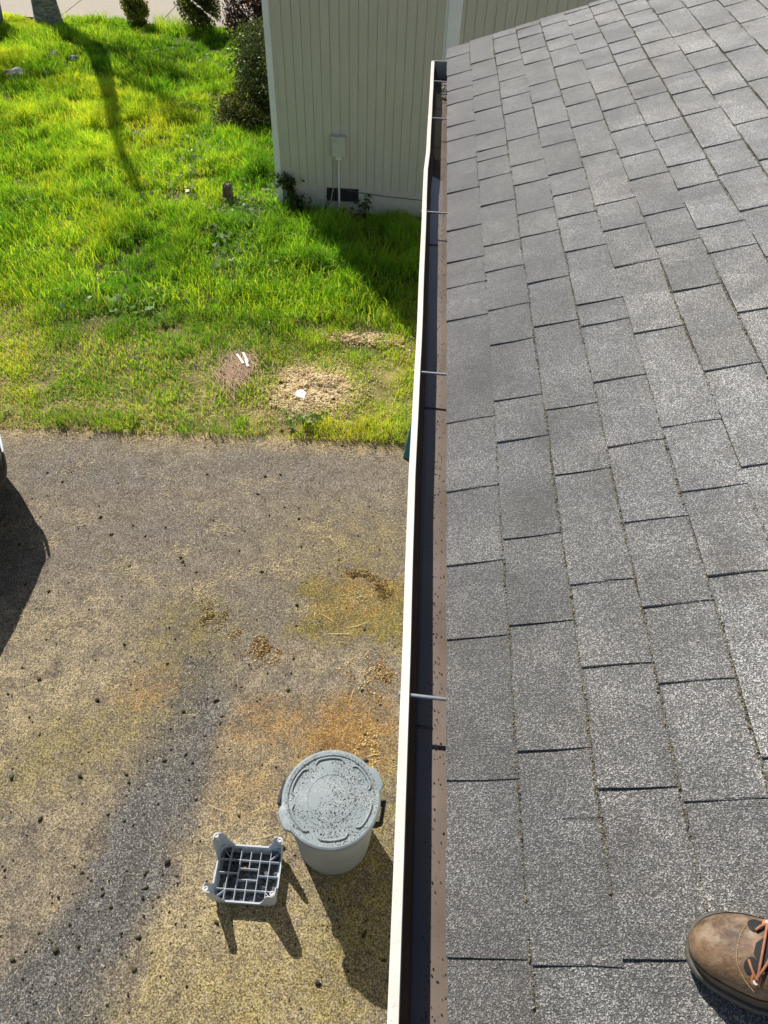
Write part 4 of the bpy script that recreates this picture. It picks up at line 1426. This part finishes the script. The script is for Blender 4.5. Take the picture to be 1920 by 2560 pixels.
# sawdust heap
def heap(name, cx_, cy_, rx_, ry_, h, n_, mats, probs, size, lab, cat, z0=.0, rot=0.0, thr=.66):
    """ragged drift: crumbs crowd together in clots and thin out to all sides"""
    u, v_ = RNG.normal(0, .52, n_ * 3), RNG.normal(0, .52, n_ * 3)
    cl_ = fbm(u * rx_ + cx_, v_ * ry_ + cy_, 9.0, 19) + .35 * fbm(u * rx_ + cx_, v_ * ry_ + cy_, 30.0, 23)
    k = cl_ + RNG.normal(0, .05, n_ * 3) > thr
    u, v_, cl_ = u[k][:n_], v_[k][:n_], cl_[k][:n_]
    m_ = len(u)
    x = cx_ + rx_ * u * math.cos(rot) - ry_ * v_ * math.sin(rot)
    y = cy_ + rx_ * u * math.sin(rot) + ry_ * v_ * math.cos(rot)
    r2 = u * u + v_ * v_
    z = z0 + h * np.exp(-r2 * 1.2) * np.clip((cl_ - .6) * 4, 0, 1.2) * RNG.random(m_) + size * .5
    o = crumbs(name, np.stack([x, y, z], -1), np.clip(RNG.lognormal(math.log(size), .6, m_), size * .3, size * 3.5), mats, RNG.choice(len(mats), m_, p=probs))
    return tag(o, lab, cat)
M_saw = simple('sawdust', (.74, .61, .38), .95, .25, 40)
M_saw2 = simple('sawdust_brown', (.44, .30, .15), .95, .25, 40)
heap('sawdust_heap', -.97, 6.02, .42, .37, .045, 42000, [M_saw, M_saw2], [.74, .26], .0042, 'spread heap of pale sawdust near the driveway edge of the lawn', 'sawdust', .045, 0, .50)
heap('sawdust_patch', -.45, 6.95, .45, .12, .03, 3000, [M_saw, M_saw2], [.6, .4], .0055, 'thin strip of tan sawdust beside the house shadow on the lawn', 'sawdust', .06, 0, .55)
# broken reddish wood splinters with two white slats
sp = empty('splintered_wood', (-1.80, 6.2, .06), 'bundle of reddish-brown wood splinters with white strips on the lawn', 'wood scraps')
n = 620
pos = np.stack([-1.82 + RNG.normal(0, .10, n), 6.22 + RNG.normal(0, .17, n), .07 + RNG.random(n) * .04], -1)
ang = 1.9 + RNG.normal(0, .45, n)
slivers('splinters', pos, RNG.uniform(.06, .30, n), RNG.uniform(.003, .008, n), [simple('red_wood', (.36, .23, .16), .8, .3, 40), simple('tan_wood', (.46, .33, .19), .8, .3, 40)], RNG.integers(0, 2, n), ang, .15, sp)
b = MB()
for (x0, y0, x1, y1) in ((-1.86, 6.42, -1.76, 6.27), (-1.80, 6.46, -1.72, 6.30), (-1.75, 6.34, -1.70, 6.22)):
    b.bar((x0, y0, .12), (x1, y1, .115), .025, .006)
b.build('white_strips', simple('white_strip', (.75, .73, .70), .6, .1), sp)
b = MB()
q = [(-1.15, 5.83, .075), (-1.03, 5.79, .075), (-1.02, 5.88, .085), (-1.07, 5.92, .09), (-1.12, 5.89, .095)]
b.add(q + [(x, y, z - .008) for x, y, z in q], [(0, 1, 2, 3, 4), (9, 8, 7, 6, 5), (0, 5, 6, 1), (1, 6, 7, 2), (2, 7, 8, 3), (3, 8, 9, 4), (4, 9, 5, 0)])
tag(b.build('paper_scrap', simple('white_scrap', (.80, .79, .77), .7, .05)), 'crumpled white scrap lying on the sawdust heap', 'scrap')

# ------------------------------------------------------------------ grass
def blades(name, x, y, z, h, w_, lean, mats, mi, label, cat):
    n = len(x)
    a = RNG.random(n) * 6.283
    la = RNG.normal(-1.2, 1.3, n)
    bx_, by_ = np.cos(a) * w_ / 2, np.sin(a) * w_ / 2
    lx, ly = np.cos(la) * lean * h, np.sin(la) * lean * h
    zz = np.zeros(n)
    base = np.stack([x, y, z - .01], -1)
    side = np.stack([bx_, by_, zz], -1)
    mid = base + np.stack([lx * .32, ly * .32, h * .6], -1)
    tip = base + np.stack([lx, ly, h * np.sqrt(np.clip(1 - lean ** 2 * .6, .15, 1))], -1)
    v = np.stack([base - side, base + side, mid - side * .8, mid + side * .8, tip], 1).reshape(-1, 3)
    off = np.arange(n) * 5
    loops = np.concatenate([np.stack([off, off + 1, off + 3, off + 2], 1), np.stack([off + 2, off + 3, off + 4, off * 0 - 1], 1)], 1)
    loops = loops.ravel()
    loops = loops[loops >= 0]
    sizes = np.tile([4, 3], n)
    return tag(np_mesh(name, v, loops, sizes, mats, None, np.repeat(mi, 2)), label, cat, kind='stuff')

def grass_mat(name, col, trans=.5):
    mt, t, p = new_mat(name)
    v = coords(t)
    c = ramp(t, noise(t, v, 1.1, 4), [(0.3, tuple(q * .75 for q in col)), (0.7, tuple(q * 1.25 for q in col))])
    t.links.new(c, p.inputs['Base Color'])
    p.inputs['Roughness'].default_value = 0.42
    p.inputs['Specular IOR Level'].default_value = 0.35
    tr = N(t, 'ShaderNodeBsdfTranslucent')
    t.links.new(mix(t, 1.0, c, (1.35, 1.25, .55), 'MULTIPLY'), tr.inputs['Color'])
    mx = N(t, 'ShaderNodeMixShader')
    mx.inputs[0].default_value = trans
    t.links.new(p.outputs[0], mx.inputs[1])
    t.links.new(tr.outputs[0], mx.inputs[2])
    t.links.new(mx.outputs[0], t.nodes['Material Output'].inputs['Surface'])
    return mt
G1 = grass_mat('grass_bright', (.36, .58, .045))
G2 = grass_mat('grass_deep', (.13, .32, .03))
G3 = grass_mat('grass_yellow', (.58, .64, .07))
G4 = grass_mat('grass_dry', (.56, .43, .20), .4)

def in_lawn(x, y):
    left = -3.6 - (y - 5.2) * 0.50 - 2.4
    ok = (x > left) & (x < 1.2) & (y > edge_y(x) - .02) & (y < 18.65)
    ok &= ~((x > -1.95) & (y > WY - .0))
    return ok
def scatter(n, y_pow=1.0):
    n = int(n * 1.1)
    x = RNG.uniform(-12.8, 1.2, n)
    y = RNG.uniform(5.1, 18.65, n)
    k = in_lawn(x, y)
    return x[k], y[k]
x, y = scatter(760000)
hx, hy, hr = -.97, 6.0, .34
lush = np.clip((y - 6.2) / 2.2, 0, 1)                       # tall away from the driveway
n1 = fbm(x, y, .9, 1)
n2 = fbm(x, y, 2.8, 6)
near_wall = np.exp(-((np.clip(WY - y, 0, 9)) / 1.2) ** 2) * (x > -2.6) + .8 * np.exp(-((x + 2.1) / .7) ** 2) * (y > 8)
far = np.clip((17.2 - y) / 2.0, 0.25, 1)
hgt = .035 + .05 * n2 + far * lush * (.015 + .13 * np.clip(n1 * 1.7 - .5, 0, 1) + .05 * n2) + .07 * near_wall * n2 * (np.abs(WY - y) > .5)
patch_n = fbm(x, y, 1.5, 12)
bare = np.clip((patch_n - .63) * 7, 0, 1) * (1 - .65 * lush)
edge_d = y - edge_y(x)
bare = np.maximum(bare, .70 * np.clip(1 - np.abs(edge_d - .40) / .40, 0, 1) * (fbm(x, y, 1.6, 20) > .53))
bare = np.maximum(bare, .93 * np.clip(1.25 - np.sqrt(((x - hx) / .42) ** 2 + ((y - hy) / .36) ** 2), 0, 1) ** .3)
bare = np.maximum(bare, .8 * np.clip(1.2 - np.sqrt(((x + 1.82) / .2) ** 2 + ((y - 6.22) / .3) ** 2), 0, 1) ** .4)
bare = np.maximum(bare, .85 * np.clip(1.2 - np.sqrt(((x + .45) / .42) ** 2 + ((y - 6.95) / .14) ** 2), 0, 1) ** .4)
bare = np.maximum(bare, .7 * (fbm(x, y, 1.6, 31) > .66))
thin = np.clip((.47 - fbm(x, y, 3.6, 77)) * 5, 0, .75) * lush
keep = RNG.random(len(x)) > np.maximum(bare * .95, thin)
x, y, hgt, lush, n2, n1, edge_d = x[keep], y[keep], hgt[keep], lush[keep], n2[keep], n1[keep], edge_d[keep]
hgt = hgt * RNG.uniform(.5, 1.4, len(x)) * (.45 + 1.1 * np.clip(fbm(x, y, 3.6, 77) * 2.4 - .7, 0, 1))
tuft = (edge_d < .25) & (fbm(x, x * 0, 2.6, 8) > .46)
hgt = np.where(tuft, hgt + .07, hgt)
wid = np.where(lush > .5, .0078, .0055) * RNG.uniform(.7, 1.4, len(x)) * np.interp(y, [5, 10, 18], [.9, 1.1, 1.6])
hue = fbm(x, y, .8, 15) + RNG.normal(0, .13, len(x))
mi = np.where(hue > .66, 2, np.where(hue < .47, 1, 0))
dryp = np.where(lush < .6, .14, .03) + .25 * np.exp(-(edge_d / .25) ** 2) * (~tuft)
mi = np.where(RNG.random(len(x)) < dryp, 3, mi)
lean = np.clip(RNG.normal(.42, .25, len(x)), .05, 1.1)
lean = np.where(mi == 3, np.clip(lean + .35, 0, 1.15), lean)
blades('grass', x, y, lawn_z(x, y), hgt, wid, lean, [G1, G2, G3, G4], mi, 'uncut sunny green grass of the lawn between driveway and sidewalk', 'grass')

# short growth in the strip along the driveway
x, y = scatter(420000)
k = (y < 8.2) & (RNG.random(len(x)) < np.clip((8.4 - y) / 2, 0, 1) * (.25 + .9 * fbm(x, y, 2.0, 93)))
k &= (((x - hx) / .42) ** 2 + ((y - hy) / .34) ** 2 > .8) & (((x + 1.82) / .2) ** 2 + ((y - 6.22) / .3) ** 2 > .8)
x, y = x[k], y[k]
mi = RNG.choice(4, len(x), p=[.44, .16, .28, .12])
blades('short_grass', x, y, lawn_z(x, y), RNG.uniform(.025, .085, len(x)) * (.35 + 1.5 * np.clip(fbm(x, y, 3.0, 95) * 2.4 - .75, 0, 1)), RNG.uniform(.004, .008, len(x)), np.clip(RNG.normal(.55, .3, len(x)), .05, 1.1), [G1, G2, G3, G4], mi,
       'short yellow-green growth along the driveway edge of the lawn', 'grass')

# taller rank grass near the wall and along the middle strip
x, y = scatter(120000)
k = (fbm(x, y, 1.3, 40) > .56) & (y > 7.2)
k |= (np.abs(x + 1.0) < 1.3) & (y > 8.2) & (y < 9.6) & (RNG.random(len(x)) < .7)
x, y = x[k], y[k]
h = RNG.uniform(.16, .34, len(x))
blades('tall_grass', x, y, lawn_z(x, y), h, RNG.uniform(.006, .011, len(x)), np.clip(RNG.normal(.6, .25, len(x)), .1, 1.1), [G1, G2, G3], RNG.choice(3, len(x), p=[.5, .35, .15]),
       'longer arching grass blades in tufts through the lawn', 'grass')

# dry thatch between the blades near the driveway
x, y = scatter(150000)
k = (RNG.random(len(x)) < np.clip(.8 - (y - 5.2) / 2.2, .02, .8)) & (fbm(x, y, 2.2, 50) > .40)
x, y = x[k], y[k]
tag(slivers('dry_thatch', np.stack([x, y, lawn_z(x, y) + RNG.uniform(.004, .03, len(x))], -1), RNG.uniform(.03, .09, len(x)), RNG.uniform(.003, .006, len(x)),
            [simple('thatch_pale', (.60, .46, .22), .9, .3, 20), simple('thatch_brown', (.33, .23, .10), .9, .3, 20)], RNG.choice(2, len(x), p=[.65, .35])),
    'dry straw-coloured thatch lying in the thin grass by the driveway', 'thatch', kind='stuff')

# broad leaved weeds: around the stump, down the middle of the lawn
pts = []
for (cx_, cy_, rx_, ry_, k) in ((-2.35, 9.75, .45, .35, 700), (-2.05, 10.2, .25, .5, 350), (-2.45, 9.2, .35, .45, 420), (-3.4, 11.2, .5, 1.3, 500), (-3.9, 13.6, .8, .5, 420), (-.95, 5.42, .25, .06, 50), (-3.3, 7.3, .6, .4, 200), (-2.1, 8.4, .6, .4, 240), (-5.5, 9.6, .8, .5, 240), (-4.9, 15.7, 1.2, .6, 350)):
    pts.append(np.stack([cx_ + RNG.normal(0, rx_ * .55, k), cy_ + RNG.normal(0, ry_ * .55, k), RNG.uniform(.05, .20, k)], -1))
pts = np.concatenate(pts)
pts = pts[in_lawn(pts[:, 0], pts[:, 1])]
M_weed = leaf_mat('weed_leaf', (.20, .34, .07), .4, .3, 8, .3)
M_weed2 = leaf_mat('weed_leaf_pale', (.34, .42, .22), .3, .3, 8, .6)
tag(leaves('weed_leaves', pts, np.full(len(pts), .075), [M_weed, M_weed2], RNG.integers(0, 2, len(pts)), None, np.array([0, 0, 0.1]), .7), 'patches of broad weed leaves in the lawn around the stump', 'weeds', kind='stuff')
n = 160
x, y = scatter(900)
k = fbm(x, y, 1.2, 61) > .52
x, y = x[k], y[k]
tag(leaves('blossoms', np.stack([x, y, lawn_z(x, y) + .10], -1), np.full(len(x), .022), simple('white_petal', (.75, .75, .72), .6, .05), None, None, None, .9), 'tiny white blossoms dotted through the lawn', 'blossoms', kind='stuff')

# ------------------------------------------------------------------ driveway litter
def in_drive(x, y):
    return (y < edge_y(x) + .02) & (x > -.9 - (y + .2) * .75 - .7) & (x < .55)
def dscatter(n):
    x, y = RNG.uniform(-5.6, .55, n), RNG.uniform(-.2, 5.3, n)
    k = in_drive(x, y)
    return x[k], y[k]
x, y = dscatter(28000)
den = np.clip(.30 + 1.1 * np.exp(-((y - 5.15) / .25) ** 2) + .5 * np.exp(-(((x + .8) / .7) ** 2 + ((y - 2.5) / .5) ** 2)) + .35 * (x > -1.2) * (y < 1.9), 0, 1)
k = (RNG.random(len(x)) < den * .75) & (fbm(x, y, 2.4, 70) > .37)
x, y = x[k], y[k]
M_straw = simple('straw', (.62, .50, .27), .85, .25, 15)
M_straw2 = simple('straw_brown', (.36, .25, .11), .9, .3, 15)
tag(slivers('straw_litter', np.stack([x, y, np.full(len(x), .0075)], -1), np.clip(RNG.lognormal(-4.1, .6, len(x)), .006, .10), np.clip(RNG.lognormal(-6.25, .3, len(x)), .001, .0045),
            [M_straw, M_straw2], (RNG.random(len(x)) < .3).astype(int), None, .7), 'dry straw and clippings strewn over the driveway', 'straw', kind='stuff')
x = RNG.uniform(-5.0, .3, 9000)
y = edge_y(x) - np.abs(RNG.normal(0, .10, len(x))) + .03
k = fbm(x, y, 2.2, 88) > .44
x, y = x[k], y[k]
tag(slivers('edge_straw', np.stack([x, y, np.full(len(x), .009)], -1), RNG.uniform(.01, .05, len(x)), RNG.uniform(.0015, .0035, len(x)), [M_straw, M_straw2], (RNG.random(len(x)) < .3).astype(int), None, .6),
    'dry straw gathered along the grass edge of the driveway', 'straw', kind='stuff')
# long straws
n = 38
x, y = RNG.uniform(-1.2, .1, n), RNG.uniform(1.0, 3.2, n)
tag(slivers('long_straw', np.stack([x, y, np.full(n, .011)], -1), RNG.uniform(.07, .24, n), RNG.uniform(.002, .0045, n), [M_straw, M_straw2], (RNG.random(n) < .45).astype(int), None, .14),
    'longer dry stalks lying near the orange stains of the driveway', 'straw', kind='stuff')
# pale clippings in small drifts
xs_, ys_ = [], []
for k in range(34):
    cx_, cy_ = RNG.uniform(-3.6, -.2), RNG.uniform(2.9, 4.9)
    m_ = int(RNG.uniform(25, 110))
    xs_.append(cx_ + RNG.normal(0, .10, m_)); ys_.append(cy_ + RNG.normal(0, .06, m_))
for k in range(10):
    cx_, cy_ = RNG.uniform(-3.2, -1.9), RNG.uniform(1.2, 3.0)
    xs_.append(cx_ + RNG.normal(0, .10, 40)); ys_.append(cy_ + RNG.normal(0, .07, 40))
x, y = np.concatenate(xs_), np.concatenate(ys_)
tag(slivers('clippings', np.stack([x, y, np.full(len(x), .008)], -1), RNG.uniform(.012, .05, len(x)), RNG.uniform(.0015, .0035, len(x)), M_straw, None, None, .8),
    'pale grass clippings in small drifts on the driveway', 'clippings', kind='stuff')
# dark crumbs of moss and dirt
x, y = dscatter(16000)
den = .26 + .6 * np.exp(-((x - np.interp(y, [0, 1, 2, 3], [-2.0, -1.7, -1.3, -1.0])) / .45) ** 2) * (y < 3) + .25 * (y < 1.2)
k = RNG.random(len(x)) < den
x, y = x[k], y[k]
sz = np.clip(RNG.lognormal(-5.75, .68, len(x)), .0015, .019)
tag(crumbs('moss_crumbs', np.stack([x, y, .004 + sz * .4], -1), sz, [simple('moss_black', (.028, .025, .018), .95, .4, 60), simple('moss_dark_olive', (.06, .055, .022), .95, .4, 60)], RNG.integers(0, 2, len(x))),
    'dark crumbs of fallen roof moss strewn over the driveway', 'moss', kind='stuff')
M_rustmoss = simple('rust_moss', (.33, .18, .05), .95, .35, 60)
M_goldmoss = simple('gold_moss', (.42, .33, .08), .95, .35, 60)
M_brmoss = simple('brown_moss', (.12, .075, .035), .95, .4, 60)
heap('moss_clump', -1.42, 3.10, .16, .15, .03, 1500, [M_goldmoss, M_brmoss, M_straw], [.40, .40, .2], .0027, 'golden moss clump at the upper end of the grey driveway track', 'moss clump', 0, .5)
heap('moss_clump', -.98, 2.84, .32, .11, .022, 3200, [M_rustmoss, M_straw, M_brmoss], [.38, .34, .28], .0027, 'wide rusty moss and straw clump with a stick, left of the green stain', 'moss clump', 0, -.35)
heap('moss_clump', -.17, 3.52, .36, .11, .022, 2800, [M_brmoss, M_rustmoss, M_goldmoss], [.5, .25, .25], .0027, 'brown moss streak beyond the green stain, farthest from the trash bin', 'moss clump', 0, -.5)
heap('moss_clump', -.09, 2.64, .24, .18, .02, 2800, [M_rustmoss, M_straw, M_brmoss], [.42, .36, .22], .0027, 'rust-coloured moss and straw clump by the gutter, between the two orange stains', 'moss clump', 0, -.4)
heap('moss_clump', -.10, 2.05, .12, .18, .015, 1400, [M_rustmoss, M_straw, M_goldmoss], [.5, .35, .15], .0032, 'rusty moss clump by the gutter, closest to the trash bin lid', 'moss clump')
for o in bpy.data.objects:
    if o.get('category') == 'moss clump': o['group'] = 'moss clumps on the driveway'
